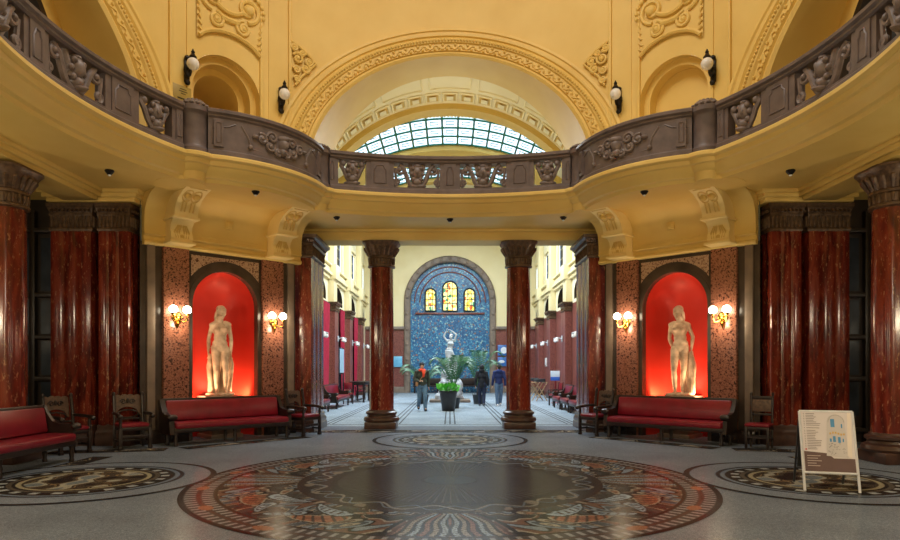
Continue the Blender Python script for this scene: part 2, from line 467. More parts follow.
# side arches: deep barrel recess, inner rib and a glazed end
k = 0
for sg, nm in ((-1, 'left'), (1, 'right')):
    a = sg * PI / 2; mb = MB()
    P = [(-AH * cos(p), AZ + AB * sin(p)) for p in PHI]; P = [(-AH, 5.45)] + P + [(AH, 5.45)]
    Q = [(x * .87, z if z < AZ else AZ + (z - AZ) * .87) for x, z in P]
    S = [(x * .80, z if z < AZ else AZ + (z - AZ) * .80) for x, z in P]
    def q(T, u, y): return rotp((T[u][0], CY + y, T[u][1]), a)
    mb.grid(lambda u, v: q(P, u, 6.95 if v else sqrt(R * R - P[u][0] ** 2)), range(len(P)), [0, 1])
    mb.grid(lambda u, v: q((P, Q)[v], u, 6.95), range(len(P)), [0, 1])
    mb.grid(lambda u, v: q(Q, u, (6.95, 7.15)[v]), range(len(P)), [0, 1])
    struct(mb, 'wall_%s_arch_recess' % nm, M_YEL)
    w = MB(); w.add([q(Q, u, 7.14) for u in range(len(S))], [tuple(range(len(S)))])
    struct(w, 'window_%d' % (1 + k), M_DGLASS)
    w = MB(); w.tube([q(Q, u, 7.06) for u in range(1, len(Q) - 1)], .13, 6)
    for x in (-1.9, -1.1, -.37, .37, 1.1, 1.9): w.tube([rotp((x, CY + 7.1, 5.45), a), rotp((x, CY + 7.1, AZ + AB * .8 * sqrt(1 - (x / (AH * .8)) ** 2)), a)], .065, 6)
    for z in (6.3, 7.1, 7.8): 
        h = AH * .8 * sqrt(max(0, 1 - ((z - AZ) / (AB * .8)) ** 2)); w.tube([rotp((-h, CY + 7.1, z), a), rotp((h, CY + 7.1, z), a)], .05, 6)
    struct(w, 'trim_%d' % (5 + k), M_DARK); k += 1
# thin upright mouldings and bay panels on the drum
mb = MB()
for sg in (-1, 1):
    for d in (32.6, 38.2, 55.2):
        mb.box(dpt(sg * th(d), 8.4, .02), (.07, .08, 5.8), rz=-sg * d * DEG, bev=.02)
    for d in (36, 51.5):
        mb.box(dpt(sg * th(d + .6), 8.4, .0), (.03, .05, 5.8), rz=-sg * d * DEG)
struct(mb, 'trim_7', M_YEL)
# dome over the drum
mb = MB()
mb.lathe([(6.72, 11.25), (6.5, 12.2), (5.9, 13.1), (5.0, 13.8), (3.8, 14.3), (2.2, 14.55), (0.01, 14.6)], 64, (0, CY, 0), cap=False)
struct(mb, 'ceiling_dome', M_YEL)

# ---- balcony plan: each stretch is an arc; frame(s) gives point + inward normal
class Arc:
    def __init__(s, p, q, sag):        # sag > 0 bulges to the left of p->q
        p = Vector(p); q = Vector(q); c = (q - p); L = c.length; m = (p + q) / 2
        nl = Vector((-c.y, c.x)) / L
        s.R = (L * L / 4 + sag * sag) / (2 * abs(sag)); sd = 1 if sag > 0 else -1
        s.c = m + nl * (sag - sd * s.R)
        s.a0 = math.atan2(p.y - s.c.y, p.x - s.c.x); s.a1 = math.atan2(q.y - s.c.y, q.x - s.c.x)
        d = s.a1 - s.a0
        while d > PI: d -= 2 * PI
        while d < -PI: d += 2 * PI
        s.d = d; s.len = abs(d) * s.R
        s.sd = 1
        f = s.pt(.5)[0]; nn = s.pt(.5)[1]
        if nn.dot(Vector((0, CY)) - f) < 0: s.sd = -1
    def pt(s, t):
        a = s.a0 + s.d * t; e = Vector((cos(a), sin(a)))
        return s.c + e * s.R, -e * s.sd
    def P(s, u, n, z):                  # u = length along, n inward, z up
        p, nn = s.pt(u / s.len)
        return Vector((p.x + nn.x * n, p.y + nn.y * n, z))
def rel(x, y): return (x, CY + y)
A_SIDE = Arc(rel(-4.86, -3.2), rel(-4.86, 3.2), .88)
A_BAY = Arc(rel(-4.78, 3.24), rel(-2.93, 5.46), -.5)
A_FRONT = Arc(rel(-2.88, 5.5), rel(2.88, 5.5), .52)
def sweep(mb, arc, prof, u0=0, u1=None, n=40):
    u1 = arc.len if u1 is None else u1
    mb.stack([[arc.P(u0 + (u1 - u0) * i / n, a, z) for a, z in prof] for i in range(n + 1)])
CORN = [(.27, 5.49), (.30, 5.46), (.30, 5.41), (.22, 5.38), (.20, 5.31), (.15, 5.29), (.12, 5.22), (.06, 5.18), (.03, 5.12), (-.03, 5.10), (-.06, 5.04), (-.7, 5.04), (-.7, 5.49)]
mb = MB(); sweep(mb, A_FRONT, CORN); struct(mb, 'trim_8', M_YEL)
for k, sg in enumerate((1, -1)):
    mb = MB(); sweep(mb, A_SIDE, CORN, n=56); sweep(mb, A_BAY, CORN)
    for px, py, r in ((-4.80, 3.25, .25), (-2.90, 5.5, .2)):
        p = rel(px, py)
        mb.lathe([(max(.03, r + a - .08), z) for a, z in [(.27, 5.49), (.30, 5.46), (.30, 5.41), (.22, 5.38), (.20, 5.31), (.15, 5.29), (.12, 5.22), (.06, 5.18), (.04, 5.10), (.02, 5.035)]], 28, (p[0], p[1], 0))
        d_ = Vector((p[0], p[1] - CY)).normalized() * .42; mb.lathe([(.46, 5.03), (.46, 5.2)], 28, (p[0] + d_.x, p[1] + d_.y, 0))
    struct(mb, 'trim_%d' % (9 + k), M_YEL, sg=sg)
# soffit (ceiling under the gallery) and gallery floor with the round opening
quart = [A_BAY.P(A_BAY.len * i / 16, -.3, 0) for i in range(17)]
side = [A_SIDE.P(A_SIDE.len * i / 24, -.3, 0) for i in range(25)]
fr = [A_FRONT.P(A_FRONT.len * i / 20, -.3, 0) for i in range(21)]
top = quart + fr + [Vector((-v.x, v.y, 0)) for v in quart[::-1]] + [Vector((-v.x, v.y, 0)) for v in side[::-1]]
bot = [Vector((-v.x, 2 * CY - v.y, 0)) for v in quart] + [Vector((-v.x, 2 * CY - v.y, 0)) for v in fr] + [Vector((v.x, 2 * CY - v.y, 0)) for v in quart[::-1]]
loop = top + bot + side
lp = []
for v in loop:
    if not lp or (v - lp[-1]).length > .02: lp.append(v)
def plate(z, name, mat):
    bm = bmesh.new()
    a = [bm.verts.new((v.x, v.y, z)) for v in lp]
    b = [bm.verts.new((x, y, z)) for x, y in ((-9.6, -3.5), (9.6, -3.5), (9.6, 16.35), (-9.6, 16.35))]
    ed = [bm.edges.new((a[i], a[(i + 1) % len(a)])) for i in range(len(a))] + [bm.edges.new((b[i], b[(i + 1) % 4])) for i in range(4)]
    bmesh.ops.triangle_fill(bm, use_beauty=True, use_dissolve=False, edges=ed)
    me = bpy.data.meshes.new(name); bm.to_mesh(me); bm.free(); me.materials.append(mat)
    o = bpy.data.objects.new(name, me); COL.objects.link(o); o['kind'] = 'structure'
plate(5.05, 'ceiling_soffit', M_YEL); plate(5.47, 'floor_gallery', M_GSTONE)

# ---- lower walls.  niche wall frame: u along the wall, n into the room
QX, QY, RT = -4.95, 14.04, sqrt(.5)
def L(u, n, z): return (QX + RT * (u + n), QY + RT * (u - n), z)
tn = 11
for sg, nm in ((1, 'left'), (-1, 'right')):
    mb = MB(); holed_wall(mb, -1.8, 1.74, 0, 4.1, [(0, .75, 0, 2.91, .75)], lambda u, z: L(u, 0, z))
    struct(mb, 'wall_%s_niche' % nm, M_DM, sg=sg)
    mb = MB()                                  # red apse of the niche
    for k in range(25): pass
    ph = [PI * k / 24 for k in range(25)]
    mb.grid(lambda p, z: L(-.75 * cos(p), -.14 - .72 * sin(p), z), ph, [0, .5, 1, 2, 2.91])
    mb.grid(lambda p, e: L(-.75 * cos(p) * cos(e), -.14 - .72 * sin(p) * cos(e), 2.91 + .75 * sin(e)), ph, [PI / 2 * i / 12 for i in range(13)])
    struct(mb, 'wall_%s_apse' % nm, M_NICHE, sg=sg)
    mb = MB()                                  # grey stone reveal and arch frame
    P = arch_pts(.75, 0, 2.91, .75)
    mb.grid(lambda u, v: L(P[u][0], (.03, -.15)[v], P[u][1]), range(len(P)), [0, 1])
    Q = arch_pts(.85, 0, 2.91, .85)
    mb.grid(lambda u, v: L((P, Q, Q)[v][u][0], (.03, .03, 0)[v], (P, Q, Q)[v][u][1]), range(len(P)), [0, 1, 2])
    struct(mb, 'trim_%d' % tn, M_GSTONE if False else M_DM, sg=sg); tn += 1
    mb = MB()                                  # speckled spandrel panel over the arch
    us = [-.78 + 1.56 * i / 40 for i in range(41)]
    zb = lambda u: max(3.36, 2.91 + sqrt(max(0, .97 ** 2 - u * u)) if abs(u) < .97 else 3.36)
    mb.grid(lambda u, v: L(u, .025, zb(u) if v == 0 else 3.95), us, [0, 1])
    struct(mb, 'trim_%d' % tn, M_SPAN, sg=sg); tn += 1
    for uc in (-1.11, 1.11):                   # pink breccia panels beside the niche
        mb = MB(); c = L(uc, .04, 2.02); mb.box(c, (.53, .12, 4.04), rz=45 * DEG, bev=.015)
        struct(mb, 'trim_%d' % tn, M_PINK, sg=sg); tn += 1
    mb = MB()                                  # dark strips at the ends with lighter inlay
    for uc in (-1.60, 1.60): mb.box(L(uc, .02, 2.02), (.16, .07, 4.04), rz=45 * DEG, bev=.01)
    struct(mb, 'trim_%d' % tn, M_GSTONE, sg=sg); tn += 1
    mb = MB()                                  # plinth course along the wall
    for u0, u1 in ((-1.76, -.86), (.86, 1.70)): mb.box(L((u0 + u1) / 2, .06, .14), (u1 - u0, .14, .28), rz=45 * DEG, bev=.02)
    struct(mb, 'baseboard_%s' % nm, M_DMD, sg=sg)
    mb = MB()                                  # yellow cornice + cove above the niche wall
    prof = [(-.02, 4.03), (.10, 4.03), (.13, 4.06), (.13, 4.10), (.09, 4.13), (.08, 4.20), (.14, 4.24), (.12, 4.28), (.12, 4.42), (.13, 4.58), (.17, 4.74), (.27, 4.88), (.44, 4.99), (.7, 5.05)]
    mb.grid(lambda u, p: L(u, p[0], p[1]), [-1.76 + 3.6 * i / 8 for i in range(9)], prof)
    for u in (-1.76, 1.84): mb.add([L(u, a, z) for a, z in prof] + [L(u, -.02, 5.05)], [tuple(range(len(prof) + 1))])
    for u in (-.62, .62): mb.box(L(u, .12, 4.36), (.02, .04, .02), rz=45 * DEG)
    mb.box(L(.04, .12, 4.34), (1.3, .03, .03), rz=45 * DEG, bev=.008)
    mb.box(L(.0, .16, 4.66), (.17, .08, .17), rz=45 * DEG, bev=.015); mb.box(L(.0, .19, 4.66), (.10, .08, .10), rz=45 * DEG, bev=.01)
    struct(mb, 'trim_%d' % tn, M_YEL, sg=sg); tn += 1
    mb = MB()                                  # stepped architraves under the soffit
    for dz, e in ((4.84, 0), (4.92, .06), (5.0, .12)):
        mb.box((-7.25, 8.67, dz + .03), (.66 + 2 * e, 7.6 + 2 * e, .09), bev=.012)
        mb.box((-7.1, 12.95, dz + .03), (1.75 + 2 * e, .8 + 2 * e, .09), bev=.012)
    struct(mb, 'trim_%d' % tn, M_YEL, sg=sg); tn += 1
    # dark glazed door beyond the outer pier, outer side wall
    mb = MB(); mb.box((-8.75, 13.32, 2.53), (1.9, .1, 5.06))
    for p_, q_ in ((L(-1.8, 0, 0)[:2], (-6.26, 13.3)), ((-6.26, 13.3), (-7.9, 13.3))): mb.add([(*p_, 0), (*q_, 0), (*q_, 5.05), (*p_, 5.05)], [(0, 1, 2, 3)])
    struct(mb, 'wall_%s_far' % nm, M_DARK, sg=sg)
    mb = MB()
    for x in (-9.05, -8.45):
        for z in (.9, 1.75, 2.6, 3.7): mb.box((x + .12, 13.25, z), (.36, .03, .7 if z < 3 else 1.1))
    struct(mb, 'window_%d' % (3 if sg > 0 else 4), M_DGLASS, sg=sg)
    mb = MB()
    for x in (-9.35, -8.66, -8.02): mb.box((x, 13.22, 2.4), (.12, .12, 4.8), bev=.02)
    for z in (.25, 1.32, 2.18, 3.06, 4.4): mb.box((-8.7, 13.22, z), (1.4, .11, .10), bev=.02)
    struct(mb, 'door_%d' % (1 if sg > 0 else 2), M_DARK, sg=sg)
    mb = MB(); mb.add([(-9.5, -3.5, 0), (-9.5, 13.4, 0), (-9.5, 13.4, 5.05), (-9.5, -3.5, 5.05)], [(0, 1, 2, 3)])
    struct(mb, 'wall_%s' % nm, M_DM, sg=sg)
    # flank between pier and long hall
    mb = MB(); mb.add([(-3.9, 17.0, 0), (-5.6, 17.0, 0), (-5.6, 17.0, 13), (-3.9, 17.0, 13)], [(0, 1, 2, 3)])
    mb.add([(-3.9, 15.35, 0), (-3.9, 17.0, 0), (-3.9, 17.0, 5.05), (-3.9, 15.35, 5.05)], [(0, 1, 2, 3)])
    struct(mb, 'wall_%s_flank' % nm, M_CREAM, sg=sg)
mb = MB(); mb.add([(-9.6, -3.5, 0), (9.6, -3.5, 0), (9.6, -3.5, 5.05), (-9.6, -3.5, 5.05)], [(0, 1, 2, 3)])
struct(mb, 'wall_rear', M_CREAM)
mb = MB()                                       # beam carried by the two columns
mb.box((0, 16.45, 4.91), (7.6, .72, .26), bev=.02); mb.box((0, 16.45, 5.02), (7.8, .95, .08), bev=.02)
struct(mb, 'beam_front', M_YEL)
mb = MB(); mb.box((0, 17.0, 5.26), (7.9, .3, .42)); struct(mb, 'trim_%d' % tn, M_CREAM); tn += 1

# ---- long hall
HX, HB = 5.6, 42.0
HC = [23.0, 27.4, 31.8, 36.2, 40.3]
for sg, nm in ((1, 'left'), (-1, 'right')):
    mb = MB(); o = []
    for c in HC:
        h = 1.3 if c < 40 else .9
        if sg > 0: o.append((c, h, 0, 4.5, 0))
        o.append((c, h, 4.7, 4.95, .65)); o.append((c, .75, 6.5, 7.9, .2))
    holed_wall(mb, 17.0, HB, 0 if sg > 0 else 4.55, 10.75, o, lambda u, z: (-HX, u, z))
    struct(mb, 'wall_hall_%s' % nm, M_CREAMW, sg=sg)
    if sg < 0:
        mb = MB(); mb.add([(-HX, 17, 0), (-HX, HB, 0), (-HX, HB, 4.55), (-HX, 17, 4.55)], [(0, 1, 2, 3)])
        struct(mb, 'wall_hall_right_dado', M_PINKD, sg=sg)
    mb = MB()                                   # backs of the recesses
    mb.add([(-HX - .55, 17, 0), (-HX - .55, HB, 0), (-HX - .55, HB, 4.5), (-HX - .55, 17, 4.5)], [(0, 1, 2, 3)])
    for c in HC:
        for dy in (-1.4, 1.4):
            y = c + dy; mb.add([(-HX, y, 0), (-HX - .55, y, 0), (-HX - .55, y, 6.3), (-HX, y, 6.3)], [(0, 1, 2, 3)])
    struct(mb, 'wall_hall_%s_recess' % nm, M_DARK, sg=sg)
    mb = MB(); mb.add([(-HX - .5, 17, 4.5), (-HX - .5, HB, 4.5), (-HX - .5, HB, 6.5), (-HX - .5, 17, 6.5)], [(0, 1, 2, 3)])
    mb.add([(-HX - .5, 17, 4.5), (-HX - .5, HB, 4.5), (-HX, HB, 4.5), (-HX, 17, 4.5)], [(0, 1, 2, 3)])
    for c in HC:
        for i in range(7):
            for z in (4.9, 5.2, 5.5, 5.8): mb.box((-HX - .47, c - 1.05 + .35 * i, z), (.06, .26, .2), bev=.02)
    struct(mb, 'wall_hall_%s_arches' % nm, M_YELD, sg=sg)
    mb = MB(); fr_ = MB()
    for c in HC:
        mb.box((-HX - .12, c, 7.3), (.04, 1.5, 1.7))
        for dy in (-.72, -.25, .25, .72): fr_.box((-HX - .07, c + dy, 7.3), (.08, .07, 1.7))
        for z in (6.53, 7.1, 7.6): fr_.box((-HX - .07, c, z), (.08, 1.5, .07))
    struct(mb, 'window_hall_%s' % nm, M_BPANE, sg=sg); 
    struct(fr_, 'trim_%d' % tn, M_DGLASS, sg=sg); tn += 1
    mb = MB()                                   # cornices and upright strips
    for z, w, hh in ((5.74, .12, .14), (5.9, .22, .12), (6.12, .10, .2), (6.32, .2, .08), (9.4, .15, .2), (10.5, .2, .3)):
        mb.box((-HX + w / 2, 29.5, z), (w, 25, hh), bev=.01)
    for c in (20.8, 25.2, 29.6, 34.0, 38.4):
        mb.box((-HX + .14, c, 7.6), (.28, .8, 6.0), bev=.02); mb.box((-HX + .19, c, 6.03), (.40, .9, .7), bev=.03)
    for c in HC:
        for dy in (-1.0, 1.0): mb.box((-HX + .03, c + dy, 7.25), (.06, .16, 1.7), bev=.01)
        mb.box((-HX + .05, c, 8.25), (.1, 2.1, .14), bev=.01)
    struct(mb, 'trim_%d' % tn, M_CREAM, sg=sg); tn += 1
# end wall with the blue mosaic arch
mb = MB(); holed_wall(mb, -HX, HX, 4.34, 12.6, [(0, 2.75, 4.0, 6.0, 2.75)], lambda u, z: (u, HB, z)); struct(mb, 'wall_end', M_CREAM)
mb = MB(); holed_wall(mb, -HX, HX, 0, 4.2, [(0, 2.75, 0, 4.3, 0)], lambda u, z: (u, HB - .03, z)); struct(mb, 'wall_end_dado', M_PINKD)
mb = MB()
for s_ in (-1, 1):
    mb.box((s_ * 4.3, HB - .08, 4.27), (2.6, .24, .2), bev=.03); mb.box((s_ * 4.3, HB - .08, .2), (2.6, .2, .4), bev=.03)
struct(mb, 'trim_%d' % tn, M_GSTONE); tn += 1
mb = MB(); P = arch_pts(2.8, 0, 6.0, 2.8); mb.add([(x, HB + .3, z) for x, z in P], [tuple(range(len(P)))]); struct(mb, 'wall_end_mosaic', M_BLUE)
mb = MB(); pr = [(2.62, .3), (2.62, -.12), (2.70, -.18), (2.95, -.18), (3.03, -.12), (3.03, .05)]
AP = [arch_pts(r, 0, 6.0, r) for r, y in pr]
mb.grid(lambda u, v: (AP[v][u][0], HB + pr[v][1], AP[v][u][1]), range(len(AP[0])), range(len(pr)))
for k in range(15):
    a = PI * (k + .5) / 15; mb.sphere((-2.83 * cos(a), HB - .2, 6 + 2.83 * sin(a)), (.11, .05, .11), 8, 6)
for z in (1.2, 2.2, 3.2, 4.2, 5.2):
    for s_ in (-1, 1): mb.sphere((s_ * 2.83, HB - .2, z), (.11, .05, .11), 8, 6)
struct(mb, 'trim_%d' % tn, M_GSTONE); tn += 1
mb = MB(); mb.box((0, HB + .24, 5.25), (4.6, .14, .12), bev=.02)
for r in (2.35, 2.0):
    mb.tube([(-r * cos(PI * k / 30), HB + .27, 6.0 + r * sin(PI * k / 30)) for k in range(31)], .04, 6)
struct(mb, 'trim_%d' % tn, M_PINKD); tn += 1
for k, (x, hw, z0, zs) in enumerate(((0, .48, 5.42, 6.9), (-1.29, .35, 5.42, 6.55), (1.29, .35, 5.42, 6.55))):
    P = [(x + a, z) for a, z in arch_pts(hw, z0, zs, hw)]
    mb = MB(); mb.add([(a, HB + .22, z) for a, z in P], [tuple(range(len(P)))]); struct(mb, 'window_%d' % (5 + k), M_STAIN)
    mb = MB(); mb.tube([(a, HB + .2, z) for a, z in P + [P[0]]], .06, 6)
    for f in (-.33, .33): mb.tube([(x + f * hw, HB + .2, z0), (x + f * hw, HB + .2, zs + hw * .9)], .022, 5)
    for i in range(1, 4): z = z0 + (zs - z0) * i / 3; mb.tube([(x - hw, HB + .2, z), (x + hw, HB + .2, z)], .022, 5)
    struct(mb, 'trim_%d' % tn, M_DGLASS); tn += 1
# vault over the long hall: coffered, ribs, glass
VR, VC = 9.6, 2.9
TV = math.asin(HX / VR)
def V(t, y, d=0): return ((VR - d) * sin(t), y, VC + (VR - d) * cos(t))
ts = [-TV + 2 * TV * i / 40 for i in range(41)]
mb = MB()
for y0, y1 in ((16.3, 26.2), (36.4, 42.1)): mb.grid(lambda t, y: V(t, y), ts, [y0, y1])
TG = math.asin(4.45 / VR)
for s_ in (-1, 1): mb.grid(lambda t, y: V(t, y), [s_ * (TG + (TV - TG) * i / 8) for i in range(9)], [26.0, 36.5])
struct(mb, 'ceiling_hall', M_CREAMW)
mb = MB()
for y, w, d in ((23.3, .25, .14), (26.3, .7, .28), (31.9, 1.9, .3), (36.4, .5, .26)):
    mb.grid(lambda t, p: V(t, p[0], p[1]), ts, [(y - w / 2, -.02), (y - w / 2, d), (y + w / 2, d), (y + w / 2, -.02)])
struct(mb, 'trim_%d' % tn, M_YELD); tn += 1
BR, BC = 4.66, 4.89                            # panelled cream barrel behind the drum arch
TB = 1.05
def Bp(t, y, d=0): return ((BR - d) * sin(t), y, BC + (BR - d) * cos(t))
tb = [-TB + 2 * TB * i / 48 for i in range(49)]
mb = MB(); mb.grid(lambda t, y: Bp(t, y), tb, [16.3, 19.35])
struct(mb, 'ceiling_barrel', M_CREAM)
mb = MB(); mb.grid(lambda t, p: Bp(t, p[0], p[1]), tb, [(19.2, -.02), (19.2, .16), (19.75, .16), (19.75, -.8)])
mb.grid(lambda t, p: Bp(t, p[0], p[1]), tb, [(16.36, .0), (16.36, .06), (16.6, .06), (16.6, .0)])
struct(mb, 'trim_%d' % tn, M_YELD); tn += 1
mb = MB()
holed_wall(mb, -HX, HX, 7.0, 12.6, [(0, BR * sin(TB), 6.9, BC + BR * cos(TB), BR * (1 - cos(TB)))], lambda u, z: (u, 19.6, z)); struct(mb, 'wall_barrel_end', M_CREAM)
mb = MB(); mo = MB()
nb = 19
for i in range(nb):
    tm = -TB + 2 * TB * (i + .5) / nb; hw = TB / nb * .78; ym, hy = 18.72, .28
    mb.grid(lambda t, y: Bp(t, y, .012), [tm - hw, tm, tm + hw], [ym - hy, ym + hy])
    for f0, f1 in (((-1, -1), (1, -1)), ((1, -1), (1, 1)), ((1, 1), (-1, 1)), ((-1, 1), (-1, -1))):
        mo.tube([Bp(tm + f0[0] * hw, ym + f0[1] * hy, .02), Bp(tm + f1[0] * hw, ym + f1[1] * hy, .02)], .035, 4)
    mo.grid(lambda t, y: Bp(t, y, .06), [tm - hw * .5, tm + hw * .5], [ym - hy * .5, ym + hy * .5])
for i in range(7):
    t0 = -TB + 2 * TB * (i + .08) / 7; t1 = -TB + 2 * TB * (i + .92) / 7; r_ = [t0 + (t1 - t0) * j / 8 for j in range(9)]
    mo.tube([Bp(t, 17.3, .01) for t in r_] + [Bp(t, 18.15, .01) for t in r_[::-1]] + [Bp(t0, 17.3, .01)], .03, 4)
struct(mb, 'trim_%d' % tn, M_YELD); tn += 1
struct(mo, 'trim_%d' % tn, M_CREAM); tn += 1
for k, (y0, y1) in enumerate(((26.7, 30.9), (32.8, 36.1))):
    mb = MB(); tg = [-TG + 2 * TG * i / 40 for i in range(41)]
    mb.grid(lambda t, y: V(t, y, 0), tg, [y0, y1]); struct(mb, 'window_%d' % (8 + k), M_SKYG)
    mb = MB(); nb = 13
    for i in range(nb + 1):
        t = -TG + 2 * TG * i / nb; mb.tube([V(t, y0, .03), V(t, y1, .03)], .055, 5)
        if i < nb:
            tm = t + TG / nb
            for j in range(4):
                ym = y0 + (y1 - y0) * (j + .5) / 4; hy, ht = .16, .018
                mb.tube([V(tm - ht, ym - hy, .02), V(tm + ht, ym - hy, .02), V(tm + ht, ym + hy, .02), V(tm - ht, ym + hy, .02), V(tm - ht, ym - hy, .02)], .02, 4)
    for j in range(5):
        y = y0 + (y1 - y0) * j / 4; mb.tube([V(t, y, .03) for t in tg], .055, 5)
    struct(mb, 'trim_%d' % tn, M_GREEN); tn += 1
mb = MB()
for i in range(60):                             # ornament border round the glass
    t = -TG + 2 * TG * (i + .5) / 60
    mb.sphere(V(t, 26.66, .3), (.10, .08, .10), 6, 5)
struct(mb, 'trim_%d' % tn, M_CREAM); tn += 1

# ---- floor, with the mosaics worked in as colours of its own mesh
FV, FF, FC = [], [], []; FB = 0
def add_patch(X, Y, Z, C, nu, nv, wrap=False):
    global FB
    v = np.stack([X.ravel(), Y.ravel(), np.full(X.size, Z)], 1); FV.append(v); FC.append(C.reshape(-1, 3))
    i = np.arange(nu if wrap else nu - 1); j = np.arange(nv - 1); I, J = np.meshgrid(i, j, indexing='ij'); I2 = (I + 1) % nu
    f = np.stack([I * nv + J, I2 * nv + J, I2 * nv + J + 1, I * nv + J + 1], -1).reshape(-1, 4) + FB
    FF.append(f); FB += X.size
def rgb(*c): return np.array(srgb(*c)[:3])
def quadp(x0, y0, x1, y1, z, c):
    X, Y = np.meshgrid(np.array([x0, x1], float), np.array([y0, y1], float), indexing='ij')
    add_patch(X, Y, z, np.tile(rgb(*c), (2, 2, 1)), 2, 2)
G_FLOOR = (118, 127, 138)
quadp(-9.6, -3.5, 9.6, 17.0, 0, G_FLOOR); quadp(-HX - .6, 17.0, HX + .6, HB + .4, 0, (158, 172, 184))
for x in (0, 1.55, -1.55, 3.4, -3.4):
    for d in (-.14, 0, .14): quadp(x + d - .022, 17.6, x + d + .022, 40.5, .002, (92, 96, 102))
for y in (17.4, 40.6): quadp(-4.2, y - .06, 4.2, y + .06, .002, (84, 88, 94))
rng = np.random.RandomState(3)
def smooth_noise(X, Y, f, seed):
    r = np.random.RandomState(seed); s = 0
    for k in range(7):
        a, p = r.uniform(0, 2 * PI), r.uniform(0, 2 * PI); w = f * r.uniform(.6, 1.5)
        s = s + np.sin(w * (np.cos(a) * X + np.sin(a) * Y) + p)
    return s / 3.0
def paint(C, m, c): C[m] = rgb(*c)
OL = (58, 57, 50); DK = (30, 24, 21); BRN = (86, 58, 42); ORG = (156, 96, 50); BEI = (160, 142, 112); PBL = (152, 164, 168); SLT = (92, 104, 116)
def medallion():
    nu, nv = 1600, 250
    t = np.linspace(0, 2 * PI, nu, endpoint=False); r = np.linspace(0.005, 3.42, nv); T, Rr = np.meshgrid(t, r, indexing='ij')
    X, Y = Rr * np.cos(T), Rr * np.sin(T); C = np.tile(rgb(*OL), (nu, nv, 1))
    nz = smooth_noise(X, Y, 9, 1); C *= (1 + .18 * nz)[..., None]
    # border
    b = Rr > 2.98; paint(C, b, (78, 66, 58))
    tick = (np.mod(T * 160 / (2 * PI), 1) < .34) & (((Rr > 3.03) & (Rr < 3.15)) | ((Rr > 3.22) & (Rr < 3.34))); paint(C, tick, (150, 142, 134))
    paint(C, (np.abs(Rr - 3.185) < .025), BRN); paint(C, (Rr > 3.36), DK); paint(C, np.abs(Rr - 2.99) < .022, (58, 40, 30))
    # motif ring: swirling bands of tesserae, mirrored about the axes
    fa = np.abs(np.angle(np.exp(1j * 4 * T)) / 4); p_ = fa * 2.5; q_ = Rr; m = (Rr > 2.02) & (Rr < 2.97)
    wx = p_ + .16 * smooth_noise(p_, q_, 5, 31); wy = q_ + .16 * smooth_noise(p_, q_, 5, 32)
    f = smooth_noise(wx, wy, 4.2, 33) * 1.9 + .2 * np.sin(40 * wx + 3 * wy)
    lv = np.mod(f, 3.0)
    for lo, hi, cc in ((0, .75, OL), (.75, .9, DK), (.9, 1.1, BEI), (1.1, 1.5, (120, 78, 50)), (1.5, 1.62, DK), (1.62, 1.85, (128, 138, 142)), (1.85, 2.15, (70, 76, 82)), (2.15, 2.3, BEI), (2.3, 2.42, DK), (2.42, 2.7, (84, 62, 46)), (2.7, 3.0, (74, 72, 64))):
        paint(C, m & (lv >= lo) & (lv < hi), cc)
    for k in range(4):                           # fans facing the four rosettes
        t0 = k * PI / 2; d = np.angle(np.exp(1j * (T - t0))); u = d * Rr; v = Rr - 2.0
        wv = .10 + .50 * np.sqrt(np.clip(v, 0, 1)); fan = (v > .05) & (v < .96) & (np.abs(u) < wv)
        e = np.abs(u) / np.maximum(wv, 1e-4); ph = e * 6.0 + .25 * np.sin(v * 9 + 1); bnd = np.mod(ph, 1); idx = np.mod(np.floor(ph), 3)
        paint(C, fan, (44, 38, 36))
        for w, cc in enumerate((PBL, BEI, (150, 98, 62))): paint(C, fan & (bnd > .42) & (idx == w) & (np.mod(v * 30 + e * 3, 1) > .14), cc)
        paint(C, fan & (e > .92), (92, 58, 42)); paint(C, (v > .05) & (v < .96) & (np.abs(np.abs(u) - wv - .05) < .025), DK)
    for k in range(8):                           # orange fish-leaves and pale feathers between them
        t0 = PI / 4 * (k // 2) * 2 + (PI / 4 - .2 if k % 2 == 0 else PI / 4 + .2); sgn = 1 if k % 2 == 0 else -1
        d = np.angle(np.exp(1j * (T - t0))) * sgn; u = d * Rr; v = Rr - 2.5
        for (cu, cv, ru, rv, ang, cols) in ((-.12, .14, .40, .17, .32, (DK, BEI, (168, 98, 50), (150, 84, 42), (172, 104, 56), (140, 80, 44))), (.02, -.20, .42, .10, -.3, (DK, PBL, (120, 134, 142), PBL)),
                                            (-.40, -.30, .2, .08, .5, (DK, BEI, (150, 96, 60))), (.30, .18, .30, .075, .75, (DK, PBL, (90, 104, 112), PBL)), (-.46, .12, .24, .06, 1.0, (DK, BEI, BRN))):
            a, c_ = (u - cu), (v - cv); p = a * np.cos(ang) + c_ * np.sin(ang); q2 = -a * np.sin(ang) + c_ * np.cos(ang) + .5 * p * p
            dd = np.sqrt((p / ru) ** 2 + (q2 / rv) ** 2 * np.clip(1 + 1.2 * p / ru, .3, 3)) + .03 * np.sin(50 * p)
            mm = (dd < 1) & m; ii = np.clip(((1 - dd) * len(cols) * 1.3).astype(int), 0, len(cols) - 1)
            for w, cc in enumerate(cols): paint(C, mm & (ii == w), cc)
            paint(C, mm & (ii >= 2) & (np.sin(60 * p + 30 * q2) > .55), (76, 50, 36))
    for k in range(16):
        d = np.angle(np.exp(1j * (T - (PI / 8 * k + PI / 16)))); paint(C, ((d * Rr / .13) ** 2 + ((Rr - 3.185) / .075) ** 2) < 1, (164, 98, 52))
    # scroll ring
    m = (Rr > 1.56) & (Rr < 2.0); paint(C, m, (60, 50, 42))
